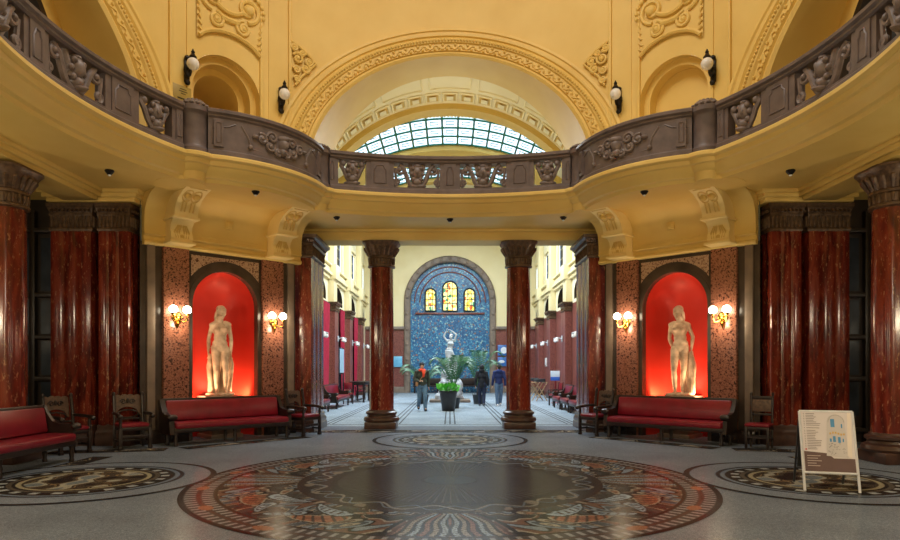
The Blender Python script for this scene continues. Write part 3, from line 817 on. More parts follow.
    w = np.abs((Rr - 1.78) - .12 * np.sin(T * 16)) < .022; w2 = np.abs((Rr - 1.78) + .1 * np.sin(T * 24 + 1)) < .016
    paint(C, m & w, (140, 126, 104)); paint(C, m & w2, (104, 112, 116)); sp = smooth_noise(X, Y, 16, 4) > 1.0; paint(C, m & sp, (130, 112, 88))
    paint(C, np.abs(Rr - 2.0) < .025, (70, 46, 34)); paint(C, np.abs(Rr - 1.57) < .03, (46, 36, 30))
    m = Rr < 1.54; C[m] = (rgb(56, 42, 35) * (1 + .08 * nz[..., None]))[m]
    ray = (np.mod(T * 96 / (2 * PI), 1) < .22) & (Rr < 1.5) & (Rr > .4); paint(C, ray, (88, 78, 70)); paint(C, Rr < .36, (62, 62, 62))
    gy = C.mean(-1, keepdims=True); C = (gy + (C - gy) * .74) * np.array([.80, .90, 1.04]); add_patch(X, Y + CY, .004, C, nu, nv, True)
medallion()
def rosette(cx, cy, rot, Ro=1.66):
    nu, nv = 480, 110
    t = np.linspace(0, 2 * PI, nu, endpoint=False); r = np.linspace(.01, Ro, nv); T, Rr = np.meshgrid(t, r, indexing='ij')
    X, Y = Rr * np.cos(T), Rr * np.sin(T); C = np.tile(rgb(*G_FLOOR), (nu, nv, 1))
    paint(C, Rr > Ro - .09, (44, 42, 42))
    paint(C, Rr < 1.10, (52, 46, 42)); paint(C, (np.abs(Rr - .98) < .05) & (np.mod(T * 22 / (2 * PI), 1) < .4), (176, 174, 166))
    paint(C, np.abs(Rr - .88) < .03, (96, 84, 70)); paint(C, np.abs(Rr - 1.12) < .02, (120, 124, 128)); paint(C, np.abs(Rr - 1.2) < .03, (60, 58, 58)); paint(C, Rr < .8, (78, 66, 54)); paint(C, np.abs(Rr - .78) < .03, (168, 152, 118))
    n1 = smooth_noise(X * np.cos(rot) - Y * np.sin(rot), X * np.sin(rot) + Y * np.cos(rot), 10, 21)
    paint(C, (Rr < .72) & (n1 > .25), (176, 166, 142)); paint(C, (Rr < .72) & (n1 > .7), (122, 126, 124)); paint(C, (Rr < .72) & (n1 < -.6), (48, 40, 36)); paint(C, (Rr < .72) & (np.abs(n1) < .05), (150, 120, 80))
    C = C * np.array([.78, .86, .95]) if True else C; C[Rr > 1.25] = np.where((Rr > Ro - .09)[Rr > 1.25][:, None], rgb(44, 44, 46), rgb(*G_FLOOR)); add_patch(X + cx, Y + cy, .006, C, nu, nv, True)
    # knot where the rosette meets the great disc
for cx, cy, ro in ((-4.95, 0, .3), (4.95, 0, 1.1), (0, 5.0, 2.0)): rosette(cx, CY + cy, ro)
def strip(p0, p1, w, seed):
    nu, nv = 260, 18; p0, p1 = np.array(p0), np.array(p1); d = p1 - p0; Ln = np.hypot(*d); d = d / Ln; q_ = np.array([-d[1], d[0]])
    a, b = np.meshgrid(np.linspace(0, Ln, nu), np.linspace(-w / 2, w / 2, nv), indexing='ij')
    X, Y = p0[0] + d[0] * a + q_[0] * b, p0[1] + d[1] * a + q_[1] * b; C = np.tile(rgb(54, 50, 48), (nu, nv, 1))
    n1 = smooth_noise(X, Y, 10, seed); paint(C, n1 > .5, (128, 124, 118)); paint(C, (n1 > .1) & (n1 < .2), (150, 140, 120)); paint(C, np.abs(b) > w / 2 - .05, (36, 32, 30))
    add_patch(X, Y, .003, C, nu, nv)
strip((-3.4, 15.55), (3.4, 15.55), .7, 2); 
for s_ in (-1, 1):
    strip((s_ * 7.3, 11.55), (s_ * 5.35, 12.0), .5, 5); strip((s_ * 6.0, 6.2), (s_ * 6.0, 11.0), .35, 6); strip((s_ * 5.1, 12.15), (s_ * 3.2, 14.25), .4, 8)
v = np.concatenate(FV); f = np.concatenate(FF); c = np.concatenate(FC)
me = bpy.data.meshes.new('floor'); me.vertices.add(len(v)); me.vertices.foreach_set('co', v.astype(np.float32).ravel())
me.loops.add(f.size); me.loops.foreach_set('vertex_index', f.astype(np.int32).ravel())
me.polygons.add(len(f)); me.polygons.foreach_set('loop_start', np.arange(0, f.size, 4, dtype=np.int32))
me.update(calc_edges=True); me.validate()
at = me.color_attributes.new('Col', 'FLOAT_COLOR', 'POINT')
at.data.foreach_set('color', np.concatenate([np.clip(c, 0, 1), np.ones((len(c), 1))], 1).astype(np.float32).ravel())
me.materials.append(M_FLOOR)
fo = bpy.data.objects.new('floor', me); COL.objects.link(fo); fo['kind'] = 'structure'
# ================================================================== BALUSTRADE
LR = {1: 'left', -1: 'right'}
RAIL = [(-.17, 6.22), (.12, 6.22), (.15, 6.25), (.15, 6.28), (.19, 6.31), (.19, 6.36), (.15, 6.39), (-.15, 6.39), (-.19, 6.36), (-.19, 6.31)]
PLIN = [(-.15, 5.49), (.17, 5.49), (.17, 5.60), (.14, 5.63), (.14, 5.66), (-.15, 5.66)]
def spiral(cx, cz, r0, turns, a0, d, n=26):
    return [(cx + r0 * (1 - .85 * i / n) * cos(a0 + d * turns * 2 * PI * i / n), cz + r0 * (1 - .85 * i / n) * sin(a0 + d * turns * 2 * PI * i / n)) for i in range(n + 1)]
def openwork(arc, u0, u1, wide):
    """pierced panel: scrolls either side of a carved mask or shell"""
    mb = MB(); uc = (u0 + u1) / 2; w = (u1 - u0) / 2; zc = 5.94
    P = lambda s_, z, n=0.0: arc.P(uc + s_, n, z)
    for e in (-1, 1):
        if wide:
            k = w / .95
            sp = spiral(e * w * .74, 6.08, .12, 1.3, PI / 2 if e > 0 else PI / 2, e)[::-1]
            pts = [P(x, z, .05) for x, z in sp]
            rest = [(e * w * .56, 6.10), (e * w * .46, 5.96), (e * w * .36, 5.82), (e * w * .24, 5.72), (e * w * .08, 5.69)]
            mb.tube(pts + [P(x, z, .05) for x, z in rest], [.035] * len(pts) + [.055] * 5, 7)
            sp = spiral(e * w * .86, 5.80, .09, 1.2, -PI / 2, e)[::-1]
            mb.tube([P(x, z, .04) for x, z in sp] + [P(e * w * .92, 5.95, .04), P(e * w * .95, 6.12, .04)], .035, 6)
            mb.sphere(P(e * w * .74, 6.08, .07), (.05, .05, .05), 8, 6)
            mb.tube([P(e * w * .30, 6.24, .02), P(e * w * .26, 6.08, .05), P(e * w * .15, 5.95, .06), P(e * w * .2, 5.84, .05)], .05, 7)
        else:
            mb.tube([P(e * w * .70, 6.20, .03), P(e * w * .78, 6.10, .05), P(e * w * .60, 6.0, .06), P(e * w * .42, 5.86, .06), P(e * w * .15, 5.72, .06)], .05, 7)
            mb.sphere(P(e * w * .66, 6.13, .07), (.07, .06, .07), 8, 6)
    r = .17 if wide else .15
    mb.sphere(P(0, 6.02, .05), (r, r * .7, .17), 12, 8)
    for e in (-1, 1):
        mb.sphere(P(e * r * .55, 6.10, .13), .05, 8, 6); mb.sphere(P(e * r * .75, 5.98, .10), .055, 8, 6); mb.sphere(P(e * r * .5, 5.86, .10), .055, 8, 6)
    mb.sphere(P(0, 6.0, .17), (.03, .04, .05), 8, 6); mb.sphere(P(0, 5.80, .08), (.12, .08, .09), 10, 7)
    mb.sphere(P(0, 5.71, .06), (r * 1.3, .07, .06), 10, 6); mb.sphere(P(0, 6.17, .07), (.10, .07, .05), 10, 6)
    return mb
def pier_block(arc, u0, u1, n0=-.12, n1=.12, k=4):
    mb = MB(); mb.stack([[arc.P(u0 + (u1 - u0) * i / k, a, z) for a, z in ((n0, 5.66), (n1, 5.66), (n1, 6.22), (n0, 6.22))] for i in range(k + 1)])
    w = u1 - u0; m = min(.07, w * .22)           # raised frame with a shaped top
    a, b = u0 + m, u1 - m
    pts = [(a, 5.74), (b, 5.74), (b, 6.04), (b - w * .1, 6.08), (b - w * .14, 6.14), (a + w * .14, 6.14), (a + w * .1, 6.08), (a, 6.04), (a, 5.74)]
    mb.tube([arc.P(x, n1, z) for x, z in pts], .016, 5)
    return mb
SECT = ((0, .05, 'p'), (.085, .47, 'w'), (.51, .66, 'p'), (.70, .93, 's'), (.955, 1.0, 'p'))
def balustrade(arc, sg, label, solid=False):
    base = arc.P(arc.len / 2, 0, 5.49); G0, G1 = ((.25, .25) if arc is A_SIDE else (.24, .19) if arc is A_BAY else (.19, .19))
    t = thing('balustrade', label, 'balustrade', (base.x * sg, base.y, base.z), 0, 'brown stone balustrade of the round gallery')
    n = 44
    mb = MB(); sweep(mb, arc, RAIL, G0, arc.len - G1, n=n); mb.build('handrail', M_BAL, t, world=True, sg=sg)
    mb = MB(); sweep(mb, arc, PLIN, G0, arc.len - G1, n=n); mb.build('plinth', M_BAL, t, world=True, sg=sg)
    if solid:
        pier_block(arc, G0, arc.len - G1, k=24).build('solid_panel', M_BAL, t, world=True, sg=sg)
        for a, b in ((.34, .5), (arc.len - .46, arc.len - .30)):
            mb = MB(); mb.stack([[arc.P(a + (b - a) * i, x, z) for x, z in ((.1, 5.68), (.17, 5.68), (.17, 6.2), (.1, 6.2))] for i in range(2)])
            mb.tube([arc.P(x, .17, z) for x, z in ((a + .04, 5.76), (b - .04, 5.76), (b - .04, 6.12), (a + .04, 6.12), (a + .04, 5.76))], .012, 5)
            mb.build('narrow_pilaster', M_BAL, t, world=True, sg=sg)
        mb = MB(); uc = arc.len / 2 + .05; P = lambda s_, z, nn=.14: arc.P(uc + s_, nn, z)
        mb.sphere(P(0, 5.97), (.13, .07, .13), 12, 8); mb.sphere(P(0, 6.08), (.16, .07, .07), 12, 8); mb.sphere(P(0, 5.82), (.09, .07, .08), 10, 7)
        for e in (-1, 1):
            for cx, cz, r0, a0 in ((.22, 6.05, .11, 0), (.42, 5.98, .10, 1), (.26, 5.87, .10, 2.5), (.1, 5.80, .07, 4)):
                mb.tube([P(x, z) for x, z in spiral(e * cx, cz, r0, 1.4, a0 if e > 0 else PI - a0, e)], .032, 6); mb.sphere(P(e * cx, cz), .045, 8, 6)
            mb.sphere(P(e * .55, 5.99), (.07, .05, .04), 8, 6)
        mb.build('carved_cartouche', M_BALD, t, world=True, sg=sg)
        mb = MB()
        for e in (-1, 1):
            mb.tube([P(e * .80, 6.14, .12), P(e * .68, 5.95, .12), P(e * .64, 5.80, .13)], .02, 5); mb.sphere(P(e * .64, 5.77, .13), .05, 8, 6)
            mb.tube([P(e * .60, 5.74, .12), P(e * .1, 5.72, .12)], .014, 5)
        mb.build('carved_drops', M_BALD, t, world=True, sg=sg)
        return t
    h = arc.len / 2
    h = arc.len / 2; hs = h - G0 + .01
    for a, b, k in SECT:
        for e in ((1,) if a == 0 else (-1, 1)):
            u0, u1 = (h + a * hs, h + b * hs) if e > 0 else (h - b * hs, h - a * hs)
            if a == 0: u0 = h - b * hs
            if k == 'p': pier_block(arc, u0, u1).build('pier_panel', M_BAL, t, world=True, sg=sg)
            else:
                openwork(arc, u0, u1, k == 'w').build('openwork_panel', M_BALD, t, world=True, sg=sg)
    for a, b in ((.05, .085), (.47, .51), (.66, .70), (.93, .955)):
        for e in (-1, 1):
            u0, u1 = (h + e * a * hs, h + e * b * hs)
            mb = MB(); mb.stack([[arc.P(u0 + (u1 - u0) * i, x, z) for x, z in ((-.10, 5.66), (.10, 5.66), (.10, 6.22), (-.10, 6.22))] for i in range(2)])
            mb.build('stile', M_BAL, t, world=True, sg=sg)
    return t
balustrade(A_FRONT, 1, 'middle curved brown stone balustrade with pierced carved panels, below the glass vault')
for sg in (1, -1):
    balustrade(A_SIDE, sg, 'long sweeping brown balustrade with pierced carved panels in the %s foreground of the gallery' % LR[sg])
    balustrade(A_BAY, sg, 'solid bulging brown balustrade with carved cartouche, above the %s statue niche' % LR[sg], True)
for sg in (1, -1):
    for (px, py, r, h, lab) in ((-4.80, 3.25, .25, .13, 'round brown gallery post with carved domed cap, outer one on the %s side'), (-2.90, 5.5, .2, .1, 'small brown gallery post with low domed cap, beside the %s end of the middle balustrade')):
        p = rel(px, py); t = thing('gallery_post', lab % LR[sg], 'post', (sg * p[0], p[1], 5.49), 0, 'domed posts of the gallery balustrade')
        mb = MB(); mb.lathe([(r + .05, 0), (r + .05, .11), (r + .01, .15), (r, .18), (r, .72), (r + .02, .75), (r + .06, .80), (r + .06, .88), (r, .91)], 28); mb.build('shaft', M_BAL, t)
        mb = MB(); mb.lathe([(r * .98, .90), (r, .94), (r * .85, .90 + h * .75), (r * .5, .90 + h), (.01, .91 + h)], 24)
        for k in range(14):
            a = 2 * PI * k / 14; mb.sphere((r * .93 * cos(a), r * .93 * sin(a), .945), (.05, .05, .035), 8, 6)
            mb.sphere((r * .6 * cos(a), r * .6 * sin(a), .90 + h * .9), (.04, .04, .03), 8, 6)
        mb.build('domed_cap', M_BALD, t)

# ================================================================== COLUMNS AND PIERS
def lobed(a, n=8, d=.032):
    return lambda t: 1 - d * (1 - abs(cos(n * (t + a) / 2)))
def column(label, loc, r=.315, group=None):
    H = 4.78
    t = thing('column', label, 'column', loc, 0, group)
    mb = MB(); mb.box((0, 0, .09), (.80, .80, .18), bev=.02); mb.lathe([(r + .13, .18), (r + .15, .22), (r + .13, .28), (r + .06, .31), (r + .05, .35), (r + .09, .38), (r + .09, .42), (r + .03, .45), (r + .02, .48)], 32); mb.build('base', M_BRZ2, t)
    mb = MB(); mb.lathe([(r, .47), (r * 1.0, 1.2), (r * .99, 2.5), (r * .96, 3.6), (r * .945, 4.16)], 64, shape=lobed(0)); mb.build('shaft', M_RED, t)
    mb = MB(); rr = r * .96
    sq = lambda k: (lambda a: 1 + k * (.5 - .5 * cos(4 * a)) * .9)
    rings = []
    for rad, z, k in ((rr + .0, 4.12, 0), (rr + .05, 4.14, 0), (rr + .05, 4.18, 0), (rr + .01, 4.20, 0), (rr + .015, 4.34, 0), (rr + .05, 4.36, 0), (rr + .05, 4.40, 0), (rr + .02, 4.42, .04), (rr + .07, 4.52, .08), (rr + .11, 4.62, .14), (rr + .12, 4.66, .16), (rr + .13, 4.70, .2), (rr + .16, 4.74, .22), (rr + .16, 4.775, .22)):
        rings.append([(rad * sq(k)(2 * PI * i / 48) * cos(2 * PI * i / 48), rad * sq(k)(2 * PI * i / 48) * sin(2 * PI * i / 48), z) for i in range(48)])
    mb.stack(rings)
    for k in range(20):
        a = 2 * PI * k / 20
        mb.cap((cos(a) * (rr + .015), sin(a) * (rr + .015), 4.22), (cos(a) * (rr + .02), sin(a) * (rr + .02), 4.33), .025, .03, 6)
        mb.cap((cos(a) * (rr + .03), sin(a) * (rr + .03), 4.43), (cos(a) * (rr + .12), sin(a) * (rr + .12), 4.60), .025, .045, 6)
    mb.build('capital', M_BRZ, t)
    return t
M_BRZ2 = noisy('dark_column_base', srgb(56, 38, 32), srgb(80, 56, 47), .3, 8)
c0 = column('dark red marble column, left one of the two framing the view into the long hall', (-1.77, 16.45, 0), group='red marble columns')
dup(c0, (1.77, 16.45, 0), 0, 'dark red marble column, right one of the two framing the view into the long hall')
dup(c0, (-7.28, 10.4, 0), 0, 'large near red marble column cut by the left picture edge, behind the red bench')
dup(c0, (7.25, 10.4, 0), 0, 'large near red marble column at the right picture edge, behind the display sign')
def fluted(x0, x1, y0, y1, ribs=(3, 3, 3, 3), d=.022, step=6):
    """rectangle plan with rounded ribs on its faces, counter-clockwise"""
    c = [(x0, y0), (x1, y0), (x1, y1), (x0, y1)]; nrm = [(0, -1), (1, 0), (0, 1), (-1, 0)]; out = []
    for k in range(4):
        p, q_ = c[k], c[(k + 1) % 4]; n = ribs[k]
        if n == 0: out.append(p); continue
        m = n * step
        for i in range(m):
            t = i / m; s_ = abs(sin(PI * t * n)) ** .6
            out.append((p[0] + (q_[0] - p[0]) * t + nrm[k][0] * d * (s_ - .6), p[1] + (q_[1] - p[1]) * t + nrm[k][1] * d * (s_ - .6)))
    return out
def rect(x0, x1, y0, y1, e, bk=''): 
    a, d = (0 if 'x' in bk else e), (0 if 'y' in bk else e)
    return [(x0 - a, y0 - e), (x1 + e, y0 - e), (x1 + e, y1 + d), (x0 - a, y1 + d)]
def pilaster(label, x0, x1, y0, y1, ribs, sg, group, H=4.80, ch=.55, bh=.42, mat=None, mcap=None, ce=1.0, bk='y'):
    bx, by = (x0 + x1) / 2, y0
    t = thing('pilaster', label, 'pilaster', (sg * bx, by, 0), 0, group)
    mb = MB(); mb.stack([[(x, y, z) for x, y in rect(x0, x1, y0, y1, e * (.55 if ce < 1 else 1), bk)] for e, z in ((.08, 0), (.08, .16), (.06, .18), (.07, .24), (.05, .29), (.02, .33), (.03, .38), (.0, bh))]); mb.build('base', M_BRZ2, t, world=True, sg=sg)
    mb = MB(); mb.prism(fluted(x0, x1, y0, y1, ribs), bh - .02, H - ch + .03); mb.build('shaft', mat or M_RED, t, world=True, sg=sg)
    mb = MB(); mb.stack([[(x, y, H + z) for x, y in rect(x0, x1, y0, y1, e * ce, bk)] for e, z in ((.02, -ch), (.05, -ch + .03), (.05, -ch + .06), (.015, -ch + .08), (.015, -.26), (.05, -.24), (.05, -.2), (.03, -.18), (.08, -.12), (.11, -.08), (.14, -.07), (.15, 0)) if z > -ch - .001])
    n = max(3, int((x1 - x0) / .075)); ny = max(2, int((y1 - y0) / .075))
    zt, zb = H - .27, H - ch + .10
    for i in range(n):
        x = x0 + (x1 - x0) * (i + .5) / n; mb.cap((x, y0 - .015, zb), (x, y0 - .015, zt), .024, .03, 6); mb.sphere((x, y0 - .06, H - .15), (.03, .04, .035), 6, 5)
    for i in range(ny):
        y = y0 + (y1 - y0) * (i + .5) / ny; mb.cap((x1 + .015, y, zb), (x1 + .015, y, zt), .024, .03, 6); mb.sphere((x1 + .06, y, H - .15), (.03, .04, .035), 6, 5)
    mb.build('capital', mcap or M_BRZ, t, world=True, sg=sg)
    return t
PA = {1: 'broad fluted red marble pilaster left of the armchairs, outer half of the left pair', -1: 'broad fluted red marble pilaster behind the display sign, outer half of the right pair'}
for sg in (1, -1):
    g = 'red marble pilasters of the round hall'
    pilaster(PA[sg], -7.92, -7.10, 12.6, 13.05, (3, 1, 0, 0), sg, g, ce=.40)
    pilaster('broad fluted red marble pilaster behind the two left armchairs, nearer the niche' if sg > 0 else 'broad fluted red marble pilaster beside the armless chair, inner half of its pair', -6.97, -6.36, 12.6, 13.05, (3, 2, 0, 0), sg, g, ce=.40)
    pilaster('red marble pilaster at the %s edge of the opening into the long hall' % LR[sg], -3.80, -3.36, 15.44, 16.9, (1, 3, 0, 0), sg, g, bk='x', H=4.775)
for sg in (1, -1):
    for i, y in enumerate((25.2, 29.6, 34.0, 38.4)):
        w = ('nearest', 'second', 'third', 'farthest')[i]
        pilaster('%s reddish marble wall pilaster with dark capital along the %s side of the long hall' % (w, LR[sg]), -HX + .012, -HX + .33, y - .45, y + .45, (0, 3, 0, 0), sg, 'wall pilasters of the long hall', bk='x', H=4.62, ch=.42, bh=.38, mat=M_PINKD)

# ================================================================== CONSOLES, LAMPS, ORNAMENTS
def console(sg, uc, label):
    b = L(uc, 0, 4.1); t = thing('console_bracket', label, 'bracket', (sg * b[0], b[1], b[2]), 0, 'scrolled plaster brackets carrying the gallery')
    low = [(.015, 4.10), (.22, 4.10), (.38, 4.12), (.43, 4.18), (.42, 4.26), (.38, 4.33), (.40, 4.43), (.49, 4.52), (.54, 4.56), (.015, 4.56)]
    up = [(.015, 4.56), (.58, 4.56), (.64, 4.60), (.64, 4.66), (.69, 4.78), (.82, 4.90), (1.02, 4.99), (1.26, 5.04), (.015, 5.04)]
    def slab(pr, w):
        mb = MB(); n = len(pr); mb.add([L(uc + s_ * w, a, z) for s_ in (-1, 1) for a, z in pr], [tuple(range(n))[::-1], tuple(range(n, 2 * n))] + [(i, (i + 1) % n, n + (i + 1) % n, n + i) for i in range(n)])
        return mb
    slab(low, .22).build('lower_scroll', M_YELC, t, world=True, sg=sg); slab(up, .235).build('upper_scroll', M_YELC, t, world=True, sg=sg)
    mb = MB(); mb.box(L(uc, .36, 4.565), (.54, .62, .05), rz=45 * DEG, bev=.012); mb.build('upper_ledge', M_YELC, t, world=True, sg=sg)
    mb = MB(); mb.box(L(uc, .30, 4.09), (.54, .38, .05), rz=45 * DEG, bev=.012); mb.build('lower_ledge', M_YELC, t, world=True, sg=sg)
    def face(s_, k):                             # point on the upper concave face
        pr = up[3:8]; f = k * (len(pr) - 1); i = min(int(f), len(pr) - 2); f -= i
        return L(uc + s_, pr[i][0] + (pr[i + 1][0] - pr[i][0]) * f + .012, pr[i][1] + (pr[i + 1][1] - pr[i][1]) * f)
    mb = MB()
    for e in (-1, 1):
        c = face(e * .085, .60); mb.sphere(c, (.075, .075, .075), 12, 8); mb.tube([face(e * .085 + .085 * cos(a), .60 + .21 * sin(a)) for a in [2 * PI * i / 16 for i in range(17)]], .016, 5)
        for f in (.05, .12): mb.tube([face(e * f, .38), face(e * f, .02)], .014, 5)
    mb.tube([face(-.17, .93), face(.17, .93)], .012, 5); mb.build('rosette_carving', M_YELD, t, world=True, sg=sg)
    mb = MB()
    for e in (-1, 1):
        for k in range(3): mb.tube([L(uc + e * (.03 + .045 * k), .425, 4.18), L(uc + e * (.05 + .05 * k), .40, 4.30), L(uc + e * (.02 + .03 * k), .42, 4.44)], .014, 5)
    mb.sphere(L(uc, .41, 4.22), .04, 8, 6); mb.build('leaf_carving', M_YELD, t, world=True, sg=sg)
for sg in (1, -1):
    for uc, w in ((-1.13, 'outer'), (1.16, 'inner')):
        console(sg, uc, 'yellow scrolled plaster bracket over the %s pink panel of the %s statue niche' % (w, LR[sg]))
def radial(sg, deg, z):                         # point on drum + rotation so that local -Y points into the hall
    p = dpt(-sg * th(deg), z, 0); return p, sg * deg * DEG
def globe_lamp(sg, deg, label):
    p, rz = radial(sg, deg, 7.5); t = thing('gallery_wall_lamp', label, 'wall lamp', p, rz, 'black iron globe lamps above the gallery')
    mb = MB(); mb.box((0, -.03, 0), (.11, .06, .48), bev=.02); mb.sphere((0, -.06, .24), (.07, .06, .06), 8, 6); mb.sphere((0, -.06, -.24), (.06, .05, .06), 8, 6); mb.sphere((0, -.07, 0), (.09, .06, .14), 10, 7)
    mb.build('backplate', M_IRON, t)
    mb = MB(); mb.tube([(0, -.06, -.06), (0, -.14, -.02), (0, -.20, .08), (0, -.24, .18), (0, -.26, .22)], [.03, .03, .025, .03, .03], 7); mb.lathe([(.07, .18), (.075, .21), (.05, .24), (.03, .28), (.04, .30), (.02, .34), (.005, .37)], 12, (0, -.26, 0)); mb.build('arm', M_IRON, t)
    mb = MB(); mb.sphere((0, -.26, .07), .12, 20, 14); mb.build('glass_globe', M_GLOBEW, t)
    return t
for sg in (1, -1):
    globe_lamp(sg, 52.3, 'black wall lamp with white globe, beside the great side arch on the %s' % LR[sg])
    globe_lamp(sg, 34.4, 'black wall lamp with white globe, between small niche and middle arch on the %s' % LR[sg])
# stucco reliefs
def relief(sg, deg, z, name, label, cat='stucco relief'):
    p, rz = radial(sg, deg, z); return thing(name, label, cat, p, rz, 'stucco reliefs on the drum wall'), -sg * deg
def RP(dg, s_, z, h=.03): return dpt(th(dg) + s_, z, h)
for sg in (1, -1):
    t, dg = relief(sg, 44.3, 8.3, 'stucco_relief', 'large yellow stucco scroll relief above the small arched niche on the %s' % LR[sg])
    mb = MB()
    mb.add([RP(dg, -.72 + 1.44 * i / 20, z, .035) for i in range(21) for z in (8.28 + .30 * (1 - ((i - 10) / 10) ** 2) ** 1 if True else 0, 9.9)], [(2 * i, 2 * i + 2, 2 * i + 3, 2 * i + 1) for i in range(20)])
    mb.build('ground', M_YEL, t, world=True)
    mb = MB(); Z = 8.95
    for e in (-1, 1):
        for cx, cz, r0, tr, a0, rad in ((.40, .28, .27, 1.5, -PI / 2, .05), (.30, -.15, .17, 1.8, PI / 2, .04), (.18, .75, .16, 1.4, 0, .04)):
            mb.tube([RP(dg, x, Z + z, .05) for x, z in spiral(e * cx, cz, r0, tr, a0 if e > 0 else PI - a0, e)], rad, 7)
            mb.sphere(RP(dg, e * cx, Z + cz, .05), r0 * .38, 10, 7)
        mb.tube([RP(dg, e * .40 + .35 * cos(a), Z + .28 + .36 * sin(a), .04) for a in [(-.2 if e > 0 else PI + .2 - 2.6) + 2.6 * i / 16 for i in range(17)]], .035, 6)
        for i in range(9):
            a = (-.2 if e > 0 else PI + .2 - 2.6) + 2.6 * i / 8; mb.sphere(RP(dg, e * .40 + .35 * cos(a), Z + .28 + .36 * sin(a), .07), .045, 7, 5)
        for i in range(5): mb.tube([RP(dg, e * (.08 + .05 * i), Z + 1.0 - .05 * i, .04), RP(dg, e * (.16 + .07 * i), Z + .98 - .1 * i, .07)], .028, 5)
        mb.sphere(RP(dg, e * .40, Z + .28, .05), (.16, .09, .13), 10, 7)
        for k in range(7): mb.tube([RP(dg, e * (.60 + .02 * k), Z - .52 + .13 * k, .04), RP(dg, e * .70, Z - .46 + .13 * k, .06)], .025, 5)
        mb.tube([RP(dg, e * x, Z + z, .05) for x, z in ((.68, -.62), (.55, -.50), (.40, -.42), (.2, -.36), (0, -.34))], .045, 6)
    mb.tube([RP(dg, x, Z + .08 + 1.2 * x * x, .06) for x in [-.3 + .6 * i / 8 for i in range(9)]], .05, 7)
    mb.tube([RP(dg, x, Z - .08 + .5 * x * x, .05) for x in [-.2 + .4 * i / 8 for i in range(9)]], .06, 7)
    mb.sphere(RP(dg, 0, Z + .55, .05), (.12, .08, .16), 10, 7); mb.sphere(RP(dg, 0, Z + .85, .05), (.2, .08, .08), 10, 7)
    mb.build('scrolls', M_YEL, t, world=True)
    t, dg = relief(sg, 28.5, 8.4, 'spandrel_relief', 'small triangular stucco ornament in the %s corner above the middle arch' % LR[sg])
    mb = MB(); e = -1 if sg > 0 else 1
    for cx, cz, r0 in ((.30, .15, .13), (.12, -.1, .11), (.33, -.18, .09), (.05, .12, .10), (.38, .42, .09), (.32, -.45, .08), (.2, .33, .08)):
        mb.tube([RP(dg, e * cx, 8.42 + cz * .8, .05) if False else RP(dg, x, z, .05) for x, z in spiral(e * cx, 8.42 + cz * .8, r0, 1.5, cx * 9, e)], .03, 6); mb.sphere(RP(dg, e * cx, 8.42 + cz * .8, .05), r0 * .4, 8, 6)
    mb.tube([RP(dg, e * x, 8.42 + z * .8, .04) for x, z in ((.46, .6), (.25, .48), (.02, .28), (-.12, .1), (.05, -.12), (.22, -.35), (.36, -.62))], .03, 6)
    mb.build('spandrel_scrolls', M_YEL, t, world=True)
    t, dg = relief(sg, 60, 8.9, 'side_relief', 'scrolled stucco ornament beside the great arch at the %s top edge' % LR[sg])
    mb = MB()
    for cx, cz, r0 in ((.0, .1, .16), (.05, .45, .18), (.02, -.25, .12), (.16, -.1, .09), (-.15, .25, .09), (.0, .8, .14)):
        mb.tube([RP(dg, x, z, .05) for x, z in spiral(cx, 8.95 + cz, r0, 1.5, cx * 9 + cz, 1)], .035, 6); mb.sphere(RP(dg, cx, 8.95 + cz, .05), r0 * .4, 8, 6)
    mb.build('side_scrolls', M_YEL, t, world=True)
# little notice plaque with an arrow, left of the small niche
p, rz = radial(1, 53.2, 6.78); t = thing('direction_plaque', 'small olive notice plaque with dark arrow, on the wall left of the small niche', 'sign', p, rz)
mb = MB(); mb.box((0, -.03, .2), (.40, .03, .36), bev=.008); mb.build('plaque_board', noisy('olive_plaque', srgb(150, 128, 58), srgb(168, 144, 70), .5, 4), t)
mb = MB()
mb.box((.02, -.048, .12), (.24, .006, .022)); mb.add([(.13, -.05, .09), (.19, -.05, .12), (.13, -.05, .15)], [(0, 1, 2)])
for i, w in enumerate((.14, .18, .1)): mb.box((.02, -.048, .31 - .045 * i), (w, .004, .012))
mb.build('arrow_and_lines', M_IRON, t)
mb = MB(); p = dpt(-th(36.6), 6.9, .05); mb.box(p, (.10, .10, .13), rz=36 * DEG, bev=.02); o = mb.build('loudspeaker_box', M_IRON); tag(o, 'tiny black box on the drum wall, left of the middle arch', 'speaker')
# black downlights under the gallery
def downlight(x, y, label):
    t = thing('downlight_spot', label, 'spotlight', (x, y, 5.05), 0, 'small black spotlights under the gallery')
    mb = MB(); mb.lathe([(.075, 0), (.08, -.02), (.06, -.05), (.035, -.08), (.02, -.085)], 14); mb.build('housing', M_IRON, t)
    mb = MB(); mb.sphere((0, 0, -.09), (.03, .03, .02), 10, 6); mb.build('lens', M_GLOBEW, t)
for sg in (1, -1):
    downlight(-sg * 6.05, 11.3, 'small black spotlight under the gallery, above the %s pair of broad pilasters' % LR[sg])
    downlight(-sg * 3.85, 12.6, 'small black spotlight under the gallery, between the brackets of the %s niche' % LR[sg])
    downlight(-sg * 2.62, 14.7, 'small black spotlight under the gallery near the %s column of the middle opening' % LR[sg])
downlight(0, 14.9, 'small spotlight under the middle of the gallery, between the two central columns')
